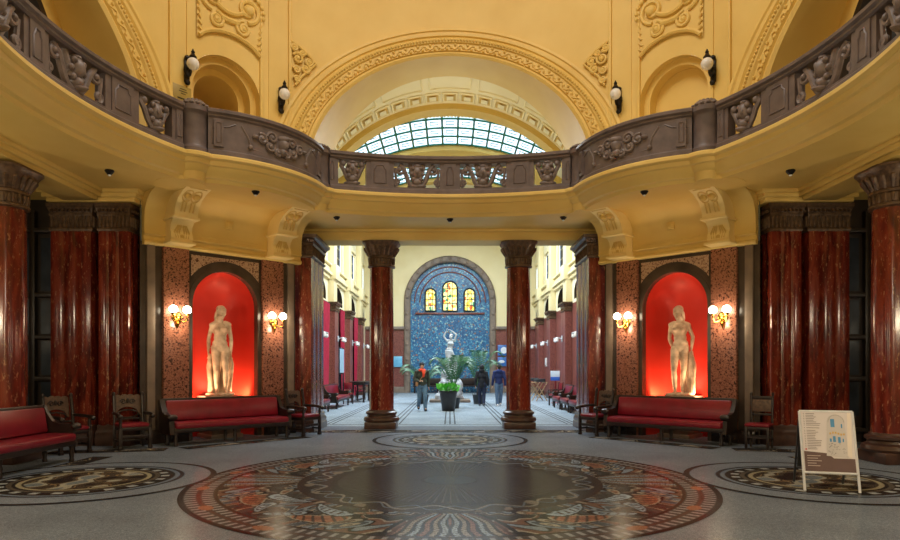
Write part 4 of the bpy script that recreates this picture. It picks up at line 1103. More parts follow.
# brass two-globe sconces beside the niches
def sconce(sg, uc, label):
    b = L(uc, .10, 2.60); t = thing('brass_wall_sconce', label, 'wall lamp', (sg * b[0], b[1], b[2]), sg * 45 * DEG, 'lit brass two-globe sconces')
    mb = MB(); mb.lathe([(.10, 0), (.11, .02), (.08, .04), (.04, .06)], 16, M=Matrix.Rotation(PI / 2, 4, 'X')); mb.sphere((0, -.06, 0), .05, 10, 7); mb.lathe([(.04, -.10), (.05, -.13), (.02, -.2), (.005, -.24)], 10, (0, -.04, 0)); mb.build('backplate', M_BRASS, t)
    for e in (-1, 1):
        mb = MB(); mb.tube([(0, -.06, -.04), (e * .07, -.10, -.10), (e * .12, -.15, -.10), (e * .14, -.18, -.02), (e * .14, -.18, .04)], .014, 7); mb.lathe([(.02, .02), (.05, .05), (.055, .07), (.03, .075)], 12, (e * .14, -.18, 0)); a = mb.build('arm', M_BRASS, t)
        mb = MB(); mb.sphere((e * .14, -.18, .14), .085, 20, 14); mb.build('glass_globe', M_GLOBE, a)
for sg in (1, -1):
    for uc, w in ((-1.11, 'outer'), (1.11, 'inner')):
        sconce(sg, uc, 'lit brass sconce with two white globes on the %s pink panel of the %s niche' % (w, LR[sg]))
# ================================================================== FURNITURE
def bench(label, loc, rz, Lb=2.7, group='red leather benches of the round hall', small=False):
    """faces local -Y; length along X"""
    t = thing('upholstered_bench', label, 'bench', loc, rz, group); h = Lb / 2
    mb = MB(); mb.box((0, -.02, .405), (Lb - .12, .56, .13), bev=.045); mb.build('seat', M_LEA, t)
    mb = MB(); mb.box((0, .245, .68), (Lb - .12, .11, .42), bev=.04, rx=-.16); mb.build('backrest', M_LEA, t)
    mb = MB(); mb.box((0, .30, .895), (Lb - .02, .10, .06), bev=.015, rx=-.16); mb.build('top_rail', M_WOOD, t)
    mb = MB(); mb.box((0, .0, .31), (Lb - .06, .54, .09), bev=.012); mb.box((0, .30, .6), (Lb - .08, .03, .56), rx=-.16); mb.build('seat_frame', M_WOOD, t)
    for e in (-1, 1):
        mb = MB(); pr = [(-.27, .24), (.27, .24), (.36, .9), (.26, .92), (.20, .78), (.12, .66), (.0, .62), (-.14, .615), (-.24, .63), (-.29, .60), (-.28, .53), (-.22, .5), (-.23, .4)]
        M = Matrix(((0, 0, 1, 0), (1, 0, 0, 0), (0, 1, 0, 0), (0, 0, 0, 1)))
        mb.prism(pr, e * h - .05, e * h + .03 if e > 0 else e * h + .05, M); mb.cap((e * h - .045, -.25, .57), (e * h + .045, -.25, .57), .055, .055, 14); mb.build('end_panel', M_WOOD, t)
    for x in ((-h + .08, 0, h - .08) if not small else (-h + .08, h - .08)):
        for y in (-.22, .22):
            mb = MB(); mb.lathe([(.035, 0), (.04, .03), (.03, .06), (.042, .14), (.03, .2), (.045, .26), (.045, .3)], 10, (x, y, 0)); mb.build('leg', M_WOOD, t)
    return t
bench('long red leather bench with black frame in front of the left statue niche', L(-.20, .62, 0), 45 * DEG, 2.6)
p = L(-.12, .62, 0); bench('long red leather bench with black frame in front of the right statue niche', (-p[0], p[1], 0), -45 * DEG, 2.66)
bench('red leather bench cut by the left picture edge, in front of the near column', (-6.42, 8.75, 0), 90 * DEG, 3.5)
def armchair(label, loc, rz, group='carved dark wood armchairs'):
    t = thing('carved_armchair', label, 'armchair', loc, rz, group)
    for e in (-1, 1):
        mb = MB(); mb.box((e * .26, -.24, .2), (.06, .06, .4), bev=.01); mb.lathe([(.03, .4), (.035, .43), (.022, .48), (.032, .54), (.025, .60), (.03, .63)], 10, (e * .26, -.24, 0)); mb.box((e * .26, -.24, .03), (.075, .075, .06), bev=.012); mb.build('front_leg', M_WOOD, t)
        mb = MB(); mb.box((e * .255, .24, .22), (.055, .055, .44), bev=.01); mb.tube([(e * .255, .24, .42), (e * .255, .27, .75), (e * .255, .31, 1.0)], .03, 8); mb.sphere((e * .255, .315, 1.03), (.035, .035, .045), 10, 7); mb.build('back_post', M_WOOD, t)
        mb = MB(); mb.tube([(e * .27, .27, .67), (e * .28, .10, .665), (e * .285, -.10, .66), (e * .285, -.26, .645), (e * .285, -.31, .63)], [.028, .03, .032, .036, .04], 9); mb.sphere((e * .285, -.31, .625), (.05, .045, .045), 10, 7); mb.build('armrest', M_WOOD, t)
    mb = MB(); mb.box((0, -.01, .45), (.54, .50, .07), bev=.03); mb.build('seat', M_LEA, t)
    mb = MB(); mb.box((0, 0, .385), (.52, .50, .07), bev=.01); mb.build('seat_frame', M_WOOD, t)
    mb = MB(); M = Matrix.Translation((0, .285, 0)) @ Matrix.Rotation(PI / 2 - .10, 4, 'X')
    topc = [(-.24 + .48 * i / 24, .99 + .025 * abs(sin(PI * 4 * i / 24)) + .02 * (1 - abs(i - 12) / 12)) for i in range(25)]
    cut = [(.20 * cos(PI * i / 12), .64 + .14 * sin(PI * i / 12)) for i in range(13)]
    poly = [(.24, .62)] + topc[::-1] + [(-.24, .62)] + cut[::-1]
    poly = [(x, z - .0) for x, z in poly]
    mb.prism(poly, -.015, .015, M); mb.build('carved_back', M_DLEA, t)
    mb = MB(); Mi = M
    for s_ in (-1, 1): mb.tube([Mi @ Vector((x, z, .02)) for x, z in spiral(s_ * .08, .88, .055, 1.3, 0 if s_ > 0 else PI, s_)], .012, 5)
    mb.sphere(Mi @ Vector((0, .9, .02)), (.03, .015, .05), 8, 6); mb.build('crest_carving', M_WOOD, t)
    mb = MB(); mb.tube([Mi @ Vector((.19 * cos(2 * PI * i / 20), .645 + .075 * sin(2 * PI * i / 20) , 0)) for i in range(21)], .014, 5); mb.box((0, .25, .55), (.48, .03, .04), bev=.008); mb.build('lower_back_rail', M_WOOD, t)
    mb = MB()
    for e in (-1, 1): mb.box((e * .26, 0, .15), (.035, .46, .045), bev=.008)
    mb.box((0, -.24, .24), (.48, .03, .06), bev=.008); mb.box((0, 0, .15), (.5, .035, .04), bev=.008); mb.build('stretcher', M_WOOD, t)
    return t
a0 = armchair('carved dark armchair with red seat, right behind the end of the left edge bench', (-6.92, 11.5, 0), 62 * DEG)
dup(a0, (-6.12, 12.25, 0), 40 * DEG, 'carved dark armchair with red seat, left of the long bench by the left niche')
dup(a0, (-3.38, 14.72, 0), 58 * DEG, 'carved dark armchair with red seat at the foot of the left hall pilaster')
dup(a0, (3.38, 14.76, 0), -56 * DEG, 'carved dark armchair with red seat at the foot of the right hall pilaster')
t = thing('side_chair', 'armless dark wood chair with red seat, right of the right-hand niche bench', 'chair', (5.93, 12.2, 0), -38 * DEG)
for e in (-1, 1):
    mb = MB(); mb.box((e * .19, -.19, .21), (.045, .045, .42), bev=.008); mb.build('front_leg', M_WOOD, t)
    mb = MB(); mb.tube([(e * .19, .19, 0), (e * .19, .19, .45), (e * .19, .23, 1.0)], .023, 8); mb.sphere((e * .19, .235, 1.03), (.028, .028, .04), 8, 6); mb.build('back_post', M_WOOD, t)
mb = MB(); mb.box((0, 0, .45), (.44, .43, .06), bev=.025); mb.build('seat', M_LEA, t)
mb = MB(); mb.box((0, 0, .39), (.42, .42, .06), bev=.01); mb.build('seat_frame', M_WOOD, t)
mb = MB(); mb.box((0, .222, .82), (.35, .02, .26), bev=.008, rx=-.07); mb.build('leather_back', M_DLEA, t)
mb = MB(); mb.box((0, .23, .96), (.37, .03, .07), bev=.01); mb.build('crest_rail', M_WOOD, t)
mb = MB(); mb.box((0, .205, .64), (.37, .025, .05), bev=.01); mb.build('back_rail', M_WOOD, t)
mb = MB()
for e in (-1, 1): mb.box((e * .19, 0, .17), (.025, .36, .035)); mb.box((0, e * .19, .22), (.36, .025, .035))
mb.build('stretcher', M_WOOD, t)

# ---- display sign (A-frame)
S0, S1 = Vector((4.43, 7.9, 0)), Vector((4.97, 7.74, 0)); rz = math.atan2(S1.y - S0.y, S1.x - S0.x); sc = (S0 + S1) / 2
t = thing('folding_display_sign', 'white metal folding display sign with building plan poster, standing on the right floor rosette', 'sign', sc, rz)
SW, SH, TL = .60, .97, .30                      # width, height, lean
def F(x, z, d=0.0): return Vector((x, TL * z / SH + d, z))
lean = -math.atan2(TL, SH)
mb = MB()
for e in (-1, 1): mb.tube([F(e * SW / 2, 0), F(e * SW / 2, SH)], .016, 8)
mb.tube([F(-SW / 2, SH), F(SW / 2, SH)], .016, 8); mb.tube([F(-SW / 2, .22), F(SW / 2, .22)], .016, 8); mb.build('front_frame', M_SILV, t)
mb = MB()
for e in (-1, 1): mb.tube([(e * SW / 2 * .96, TL + .34, 0), (e * SW / 2 * .96, TL + .03, SH - .01)], .014, 8)
mb.tube([(-SW / 2, TL + .28, .2), (SW / 2, TL + .28, .2)], .012, 8); mb.build('rear_frame', M_GREYB, t)
mb = MB(); mb.add([(-SW / 2 * .9, TL + .26, .22), (SW / 2 * .9, TL + .26, .22), (SW / 2 * .9, TL + .05, .96), (-SW / 2 * .9, TL + .05, .96)], [(0, 1, 2, 3)]); mb.build('rear_board', M_GREYB, t, smooth=0)
def plate_xz(mb, x0, x1, z0, z1, d=-.014): mb.add([F(x0, z0, d), F(x1, z0, d), F(x1, z1, d), F(x0, z1, d)], [(0, 1, 2, 3)])
mb = MB(); mb.stack([[F(x, z, d) for x, z in ((-.285, .235), (.285, .235), (.285, .985), (-.285, .985))] for d in (.012, -.010)]); po = mb.build('poster', noisy('poster_paper', srgb(214, 208, 210), srgb(222, 216, 218), .5, 2), t, smooth=0)
def pflat(name, col, fn, r=.5):
    mb = MB(); fn(mb); return mb.build(name, noisy(name + '_ink', srgb(*col), srgb(*[min(255, c + 10) for c in col]), r, 3), po, smooth=0)
def band(mb):
    mb.add([F(-.28, .24, -.014), F(.28, .24, -.014), F(.28, .40, -.014), (F(.05, .40, -.014)), F(-.02, .46, -.014), F(-.28, .48, -.014)], [(0, 1, 2, 3, 4, 5)])
pflat('dark_band', (88, 62, 60), band)
def texts(mb):
    rnd = random.Random(4); z = .945
    for i in range(21):
        if i in (8, 9): z -= .012
        plate_xz(mb, -.235, -.235 + rnd.uniform(.08, .17), z - .006, z, -.015); plate_xz(mb, -.262, -.25, z - .006, z, -.015); z -= .0205
pflat('printed_text_lines', (110, 98, 98), texts)
pflat('band_text_lines', (176, 160, 156), lambda mb: [plate_xz(mb, -.25, -.25 + w, .43 - .03 * i - .008, .43 - .03 * i, -.017) for i, w in enumerate((.15, .12, .16, .10, .14))])
pflat('red_mark', (190, 60, 60), lambda mb: plate_xz(mb, -.265, -.245, .495, .512, -.017))
def plan_outline(mb):
    pts = [(-.02, .40), (.22, .40)] + [(.10 + .10 * cos(a), .84 + .11 * sin(a)) for a in [PI * i / 12 for i in range(13)]]
    pts = [(-.03, .43), (.21, .41), (.20, .84)] + [(.10 + .10 * cos(PI * i / 12), .84 + .10 * sin(PI * i / 12)) for i in range(13)]
    mb.add([F(x, z, -.0155) for x, z in pts], [tuple(range(len(pts)))])
pflat('plan_drawing', (196, 192, 192), plan_outline)
def blues(mb):
    for x0, x1, z0, z1 in ((.04, .085, .78, .88), (.155, .17, .77, .82), (.055, .085, .60, .67), (.11, .14, .59, .66), (.02, .04, .6, .64), (.16, .175, .6, .64)): plate_xz(mb, x0, x1, z0, z1, -.017)
pflat('blue_pools', (70, 140, 190), blues)
pflat('yellow_halls', (206, 172, 96), lambda mb: [plate_xz(mb, .02 + .03 * k, .04 + .03 * k, .69 + .012 * sin(k * 1.1), .715 + .012 * sin(k * 1.1), -.017) for k in range(6)])
def rooms(mb):
    rnd = random.Random(8)
    for i in range(40):
        x, z = rnd.uniform(-.01, .18), rnd.uniform(.44, .58); plate_xz(mb, x, x + .014, z, z + .006, -.017)
    for i in range(30):
        a = PI * i / 29; plate_xz(mb, .10 + .088 * cos(a), .10 + .088 * cos(a) + .006, .84 + .085 * sin(a), .846 + .085 * sin(a), -.017)
pflat('plan_rooms', (140, 136, 140), rooms)
pflat('sheen_stripe', (226, 216, 206), lambda mb: mb.add([F(.20, .44, -.0165), F(.25, .40, -.0165), F(.275, .96, -.0165), F(.235, .96, -.0165)], [(0, 1, 2, 3)]))

# ---- long hall furniture
hb = 'red benches along the long hall'
b1 = bench('red bench in the long hall, left side, half hidden behind the left hall pilaster', (-4.6, 22.2, 0), 90 * DEG, 1.5, hb, True)
bench('longer red bench in the long hall, left side, ending near the dark table', (-4.56, 25.7, 0), 90 * DEG, 2.9, hb, True)
dup(b1, (4.4, 21.4, 0), -90 * DEG, 'red bench in the long hall, right side, nearest and cut by the right hall pilaster')
dup(b1, (4.4, 23.1, 0), -90 * DEG, 'red bench in the long hall, right side, middle of the red row')
dup(b1, (4.4, 24.8, 0), -90 * DEG, 'red bench in the long hall, right side, farthest of the red row')
def table(label, loc, rz):
    t = thing('dark_wood_table', label, 'table', loc, rz)
    mb = MB(); mb.box((0, 0, .93), (2.1, .75, .07), bev=.015); mb.build('tabletop', M_WOOD, t)
    mb = MB(); mb.box((0, 0, .85), (1.9, .62, .10), bev=.01); mb.build('apron', M_WOOD, t)
    for x in (-.9, .9):
        for y in (-.27, .27):
            mb = MB(); mb.lathe([(.05, 0), (.05, .06), (.035, .1), (.055, .3), (.035, .55), (.05, .8), (.05, .86)], 10, (x, y, 0)); mb.build('leg', M_WOOD, t)
    mb = MB(); mb.box((0, 0, .12), (1.8, .06, .06)); mb.build('stretcher', M_WOOD, t)
table('dark wooden table in the long hall under the second crimson curtain', (-4.25, 30.2, 0), 90 * DEG)
def small_chair(label, loc, rz, group='dark chairs in the long hall', mat=None):
    t = thing('hall_chair', label, 'chair', loc, rz, group); w = mat or M_WOOD
    for e in (-1, 1):
        mb = MB(); mb.box((e * .2, -.2, .22), (.05, .05, .44)); mb.build('front_leg', w, t)
        mb = MB(); mb.tube([(e * .2, .2, 0), (e * .2, .2, .45), (e * .2, .25, .98)], .025, 6); mb.build('back_post', w, t)
        mb = MB(); mb.tube([(e * .22, .22, .67), (e * .23, -.22, .65), (e * .22, -.22, .42)], .024, 6); mb.build('armrest', w, t)
    mb = MB(); mb.box((0, 0, .45), (.46, .46, .08), bev=.03); mb.build('seat', M_LEA, t)
    mb = MB(); mb.box((0, .235, .8), (.36, .03, .3), bev=.01, rx=-.09); mb.build('backrest', M_LEA, t)
    return t
h0 = small_chair('red and black chair in the long hall, at the near side of the dark table', (-4.5, 28.1, 0), 190 * DEG)
dup(h0, (-3.6, 30.2, 0), 275 * DEG, 'red and black chair in the long hall, tucked under the front of the dark table')
dup(h0, (-4.5, 32.0, 0), 0, 'red and black chair in the long hall, at the far end of the dark table')
dup(h0, (4.45, 26.8, 0), -75 * DEG, 'black armchair in the long hall just beyond the red bench row, right side')
def stand(label, loc, rz):
    t = thing('folding_wooden_stand', label, 'stand', loc, rz, 'light wooden stands in the long hall')
    for y in (-.22, .22):
        mb = MB(); mb.tube([(-.3, y, 0), (.3, y, .9)], .022, 6); mb.tube([(.3, y, 0), (-.3, y, .9)], .022, 6); mb.build('crossed_legs', M_LWOOD, t)
    mb = MB()
    for x in (-.3, .3): mb.box((x, 0, .9), (.05, .5, .05), bev=.01)
    mb.build('top_bar', M_LWOOD, t)
    mb = MB(); mb.box((0, 0, 1.0), (.5, .36, .16), bev=.05); mb.build('dark_bag', M_GREYB, t)
    return t
M_LWOOD = noisy('light_wood', srgb(150, 120, 86), srgb(176, 146, 108), .5, 6)
s0 = stand('light wooden folding stand with dark bundle, just beyond the right-hand benches of the hall', (4.35, 30.9, 0), 20 * DEG)
dup(s0, (4.5, 34.2, 0), 10 * DEG, 'farther light wooden folding stand with dark bundle, by the right hall wall')
t = thing('blue_notice_board', 'small blue and white notice board on a post beside the red benches', 'sign', (4.78, 28.9, 0), -20 * DEG)
mb = MB(); mb.box((0, 0, 1.32), (.42, .03, .28), bev=.008); mb.build('white_board', noisy('white_board', srgb(196, 206, 220), srgb(214, 222, 232), .4, 3), t)
mb = MB(); mb.box((0, -.005, 1.10), (.42, .035, .17), bev=.008); mb.build('blue_panel', noisy('blue_panel', srgb(30, 74, 160), srgb(40, 90, 180), .4, 3), t)
mb = MB(); mb.tube([(0, .02, .03), (0, .02, 1.2)], .025, 8); mb.lathe([(.2, 0), (.2, .02), (.05, .04)], 16); mb.build('post', M_LEA, t)
t = thing('wall_bench', 'long dark wooden bench at the foot of the blue mosaic wall', 'bench', (0, 41.4, 0), 0)
mb = MB(); mb.box((0, 0, .45), (4.8, .5, .07), bev=.01); mb.build('seat', M_WOOD, t)
mb = MB(); mb.box((0, .24, .72), (4.8, .05, .5), bev=.01); mb.build('backrest', M_WOOD, t)
for x in (-2.3, -.8, .8, 2.3):
    mb = MB(); mb.box((x, 0, .21), (.08, .46, .42), bev=.01); mb.build('leg', M_WOOD, t)
for sg in (1, -1):
    t = thing('information_screen', 'pale blue information panel on the pink end wall, %s of the mosaic arch' % LR[sg], 'sign', (-sg * 3.5, 41.9, 1.75), 0, 'blue information panels on the end wall')
    mb = MB(); mb.box((0, -.02, .3), (.72, .05, .7 if sg > 0 else .6), bev=.01); mb.build('panel', noisy('info_blue%s' % sg, srgb(*((90, 170, 210) if sg > 0 else (36, 84, 160))), srgb(*((130, 200, 230) if sg > 0 else (70, 130, 196))), .35, 4), t)
    if sg < 0:
        mb = MB(); mb.box((0, -.02, 1.05), (.72, .05, .7), bev=.01); mb.build('upper_panel', MATS['info_blue-1'], t)
        mb = MB(); mb.lathe([(.22, 0), (.22, .02)], 20, M=Matrix.Translation((.05, -.05, 1.05)) @ Matrix.Rotation(PI / 2, 4, 'X')); mb.sphere((-.1, -.05, .3), (.2, .01, .1), 10, 6); mb.build('round_emblem', noisy('white_mark', srgb(220, 226, 232), srgb(236, 240, 244), .4, 3), t)
def hall_sconce(label, loc, rz):
    t = thing('hall_wall_light', label, 'wall lamp', loc, rz, 'white wall lights of the long hall')
    mb = MB(); mb.box((0, -.03, 0), (.12, .06, .3), bev=.02); mb.tube([(0, -.05, 0), (0, -.25, .06), (0, -.42, .0)], .03, 7); mb.tube([(-.25, -.3, .04), (.25, -.3, .04)], .025, 6); mb.build('bracket', M_WSTAT, t)
    for e in (-1, 1):
        mb = MB(); mb.lathe([(.03, .06), (.07, .0), (.08, -.12), (.03, -.16)], 12, (e * .25, -.3, 0)); mb.build('lamp_shade', M_GLOBEW, t)
    return t
w0 = None
for sg in (1, -1):
    for i, y in enumerate((25.2, 29.6, 34.0, 38.4)):
        lab = 'white two-armed wall light on the %s wall pilaster, %s side of the long hall' % (('nearest', 'second', 'third', 'farthest')[i], LR[sg])
        loc = (-sg * (HX - .36), y, 2.95); r = sg * 90 * DEG
        if w0 is None: w0 = hall_sconce(lab, loc, r)
        else: dup(w0, loc, r, lab)
def curtain(label, y0, y1, lean):
    t = thing('crimson_curtain', label, 'curtain', (-5.5, (y0 + y1) / 2, 0), 0, 'crimson curtains of the long hall')
    mb = MB(); n = 60
    for side in (0,):
        mb.grid(lambda i, k: (-5.50 + .08 * sin(i * .85) * (1 - .1 * k) + .02, y0 + (y1 - y0) * i / n + lean * (k / 12) ** 1.5, 4.5 - 4.45 * k / 12), range(n + 1), range(13))
    mb.build('drape', M_CURT, t, world=True)
    mb = MB(); mb.tube([(-5.48, y0 - .1, 4.52), (-5.48, y1 + .1, 4.52)], .04, 8); mb.build('curtain_rod', M_IRON, t, world=True)
curtain('wide crimson curtain, nearest one on the left of the long hall', 26.3, 28.75, 0)
curtain('narrow slanting crimson curtain, middle one on the left of the long hall', 31.8, 32.8, .45)
curtain('narrow crimson curtain, farthest one on the left of the long hall', 36.4, 37.5, 0)
t = thing('pale_notice_frame', 'pale blue framed notice standing in the left hall doorway beside the middle curtain', 'notice', (-5.35, 31.3, 0), 90 * DEG)
mb = MB(); mb.box((0, 0, 1.95), (1.3, .05, 1.3), bev=.01); mb.build('frame', M_DGLASS, t)
mb = MB(); mb.box((0, -.03, 1.95), (1.16, .02, 1.16)); mb.build('notice_sheet', noisy('pale_sheet', srgb(150, 182, 205), srgb(175, 204, 222), .4, 2), t)
for e in (-1, 1):
    mb = MB(); mb.box((e * .55, 0, .65), (.06, .06, 1.3)); mb.box((e * .55, 0, .03), (.08, .4, .06)); mb.build('leg', M_DGLASS, t)
t = thing('white_wall_sign', 'small white square sign on the right hall wall beyond the stands', 'sign', (5.575, 37.0, 1.7), -90 * DEG)
t2 = MB(); t2.box((0, -.0, .25), (.5, .05, .5), bev=.01); t2.build('panel', M_GLOBEW, t)
mb = MB(); mb.box((0, -.03, .25), (.3, .02, .3), bev=.006); mb.build('inset', M_SILV, t)
# ================================================================== FIGURES
def skin(mb, name, mat, parent, voxel=.012, smooth=3, scale=1.0):
    """fuse overlapping closed volumes into one continuous surface"""
    me = bpy.data.meshes.new('tmp'); me.from_pydata([tuple(p) for p in mb.v], [], mb.f); me.update()
    bm = bmesh.new(); bm.from_mesh(me); bmesh.ops.recalc_face_normals(bm, faces=bm.faces[:]); bm.to_mesh(me); bm.free()
    o = bpy.data.objects.new('tmp', me); COL.objects.link(o)
    r = o.modifiers.new('r', 'REMESH'); r.mode = 'VOXEL'; r.voxel_size = voxel; r.use_smooth_shade = True
    s_ = o.modifiers.new('s', 'SMOOTH'); s_.iterations = smooth; s_.factor = .5
    dg = bpy.context.evaluated_depsgraph_get(); ev = o.evaluated_get(dg)
    nm = bpy.data.meshes.new_from_object(ev, depsgraph=dg); nm.name = name
    bpy.data.objects.remove(o); bpy.data.meshes.remove(me)
    if scale != 1.0: nm.transform(Matrix.Scale(scale, 4))
    nm.materials.clear(); nm.materials.append(mat); nm.polygons.foreach_set('use_smooth', [True] * len(nm.polygons))
    ob = bpy.data.objects.new(name, nm); COL.objects.link(ob)
    if parent is not None: ob.parent = parent
    return ob
V3 = Vector
def limb(mb, pts, rs):
    for i in range(len(pts) - 1): mb.cap(pts[i], pts[i + 1], rs[i], rs[i + 1], 14)
def hand(mb, w, d, side, curl=.5, k=1.0):
    """palm and five fingers; w wrist, d pointing direction, side +1/-1"""
    d = V3(d).normalized(); f = V3((0, -1, 0)); a = (f - d * f.dot(d)).normalized(); n = d.cross(a) * side
    w = V3(w); pc = w + d * .05 * k
    for s_ in (-.026, -.009, .009, .026): mb.cap(w + d * .012, w + d * .085 * k + a * s_ * k, .017 * k, .013 * k, 8)
    for s_, l in ((.030, .062), (.010, .074), (-.010, .070), (-.028, .054)):
        p = w + d * .088 * k + a * s_ * k; m = p + (d * (1 - .2 * curl) - n * .5 * curl).normalized() * l * .5 * k
        e = m + (d * (1 - curl) - n * curl).normalized() * l * .5 * k
        mb.cap(p, m, .0095 * k, .0088 * k, 8); mb.cap(m, e, .0088 * k, .007 * k, 8)
    p = w + d * .03 * k + a * .028 * k; m = p + (d * .7 + a * .7).normalized() * .035 * k; e = m + (d * .95 + a * .2 - n * .2).normalized() * .032 * k
    mb.cap(p, m, .013 * k, .011 * k, 8); mb.cap(m, e, .011 * k, .009 * k, 8)
def face_head(mb, c, yaw=0, pitch=0, k=1.0):
    M = Matrix.Translation(c) @ Matrix.Rotation(yaw, 4, 'Z') @ Matrix.Rotation(pitch, 4, 'X')
    P = lambda x, y, z: M @ V3((x * k, y * k, z * k))
    R3 = M.to_3x3().to_4x4()
    mb.sphere(P(0, .012, .03), (.074 * k, .092 * k, .088 * k), 16, 12, R3); mb.sphere(P(0, -.022, -.035), (.058 * k, .066 * k, .078 * k), 16, 12, R3)
    mb.sphere(P(0, -.062, -.092), (.024 * k, .022 * k, .020 * k), 10, 8, R3)            # chin
    mb.cap(P(0, -.082, .012), P(0, -.106, -.030), .010 * k, .014 * k, 8)                # nose
    for e in (-1, 1):
        mb.sphere(P(e * .030, -.074, .012), (.016 * k, .010 * k, .009 * k), 8, 6, R3)   # eyes
        mb.cap(P(e * .012, -.086, .030), P(e * .050, -.072, .028), .008 * k, .007 * k, 8)   # brows
        mb.sphere(P(e * .074, .015, -.008), (.012 * k, .022 * k, .032 * k), 8, 6, R3)   # ears
        mb.sphere(P(e * .040, -.058, -.030), (.024 * k, .020 * k, .022 * k), 8, 6, R3)  # cheeks
    mb.cap(P(-.020, -.080, -.060), P(.020, -.080, -.060), .008 * k, .008 * k, 8)        # lips
    mb.cap(P(-.016, -.079, -.070), P(.016, -.079, -.070), .007 * k, .007 * k, 8)
    return M
def classic_nude(mb, J):
    """classical marble figure from a joint table"""
    p, c = V3(J['pelvis']), V3(J['chest'])
    t = J.get('twist', 0)
    MR = Matrix.Rotation(t, 4, 'Z')
    mb.sphere(p, (.165, .115, .115), 18, 12); mb.sphere(p + V3((0, -.02, .08)), (.145, .10, .10), 16, 12)
    m = (p + c) / 2 + V3((0, 0, .02)); mb.sphere(m, (.122, .092, .14), 16, 12)
    mb.sphere(c, (.145, .105, .155), 16, 12, MR)
    sl, sr = V3(J['sl']), V3(J['sr']); mb.cap(sl * .9 + sr * .1, sr * .9 + sl * .1, .05, .05, 14); n = V3(J['neck']); mb.cap((sl + sr) / 2 + V3((0, .01, .0)), n + V3((0, 0, .06)), .062, .048, 14)
    mb.cap(sl * .6 + n * .4, sl, .05, .055); mb.cap(sr * .6 + n * .4, sr, .05, .055)
    for e in (-1, 1):
        mb.sphere(c + MR @ V3((e * .072, -.085, .015)), (.058, .050, .055), 14, 10); mb.sphere(p + V3((e * .08, .06, -.03)), (.085, .085, .09), 14, 10)
    for s_ in ('l', 'r'):
        h, k, a, to = [V3(J[x + s_]) for x in ('h', 'k', 'a', 't')]
        mb.cap(h, h.lerp(k, .5), .088, .078, 16); mb.cap(h.lerp(k, .5), k, .078, .055, 16); mb.sphere(k + V3((0, -.012, 0)), .052, 12, 8)
        q = k.lerp(a, .3) + V3((0, .015, 0)); mb.cap(k, q, .052, .056, 14); mb.cap(q, a, .056, .034, 14)
        hl = a + V3((0, .03, -.04)); mb.cap(a, hl, .034, .034, 12); mb.cap(hl, to, .032, .024, 12); mb.cap(a, to, .032, .022, 12)
        for i in range(5):
            d = (to - hl).normalized(); sd = V3((-d.y, d.x, 0)); mb.cap(to + sd * (.03 - .015 * i) - d * .02, to + sd * (.032 - .016 * i) + d * (.028 - .004 * abs(i - 1)), .011, .010, 8)
        s0, el, w = V3(J['s' + s_]), V3(J['e' + s_]), V3(J['w' + s_])
        mb.sphere(s0 - V3((0, 0, .012)), .05, 12, 9); mb.cap(s0 - V3((0, 0, .015)), el, .046, .037, 14); mb.cap(el, el.lerp(w, .3), .038, .040, 12); mb.cap(el.lerp(w, .3), w, .040, .025, 12)
        hand(mb, w, J['d' + s_], 1 if s_ == 'l' else -1, J.get('c' + s_, .35))
    return face_head(mb, J['head'], J.get('yaw', 0), J.get('pitch', 0), 1.0)
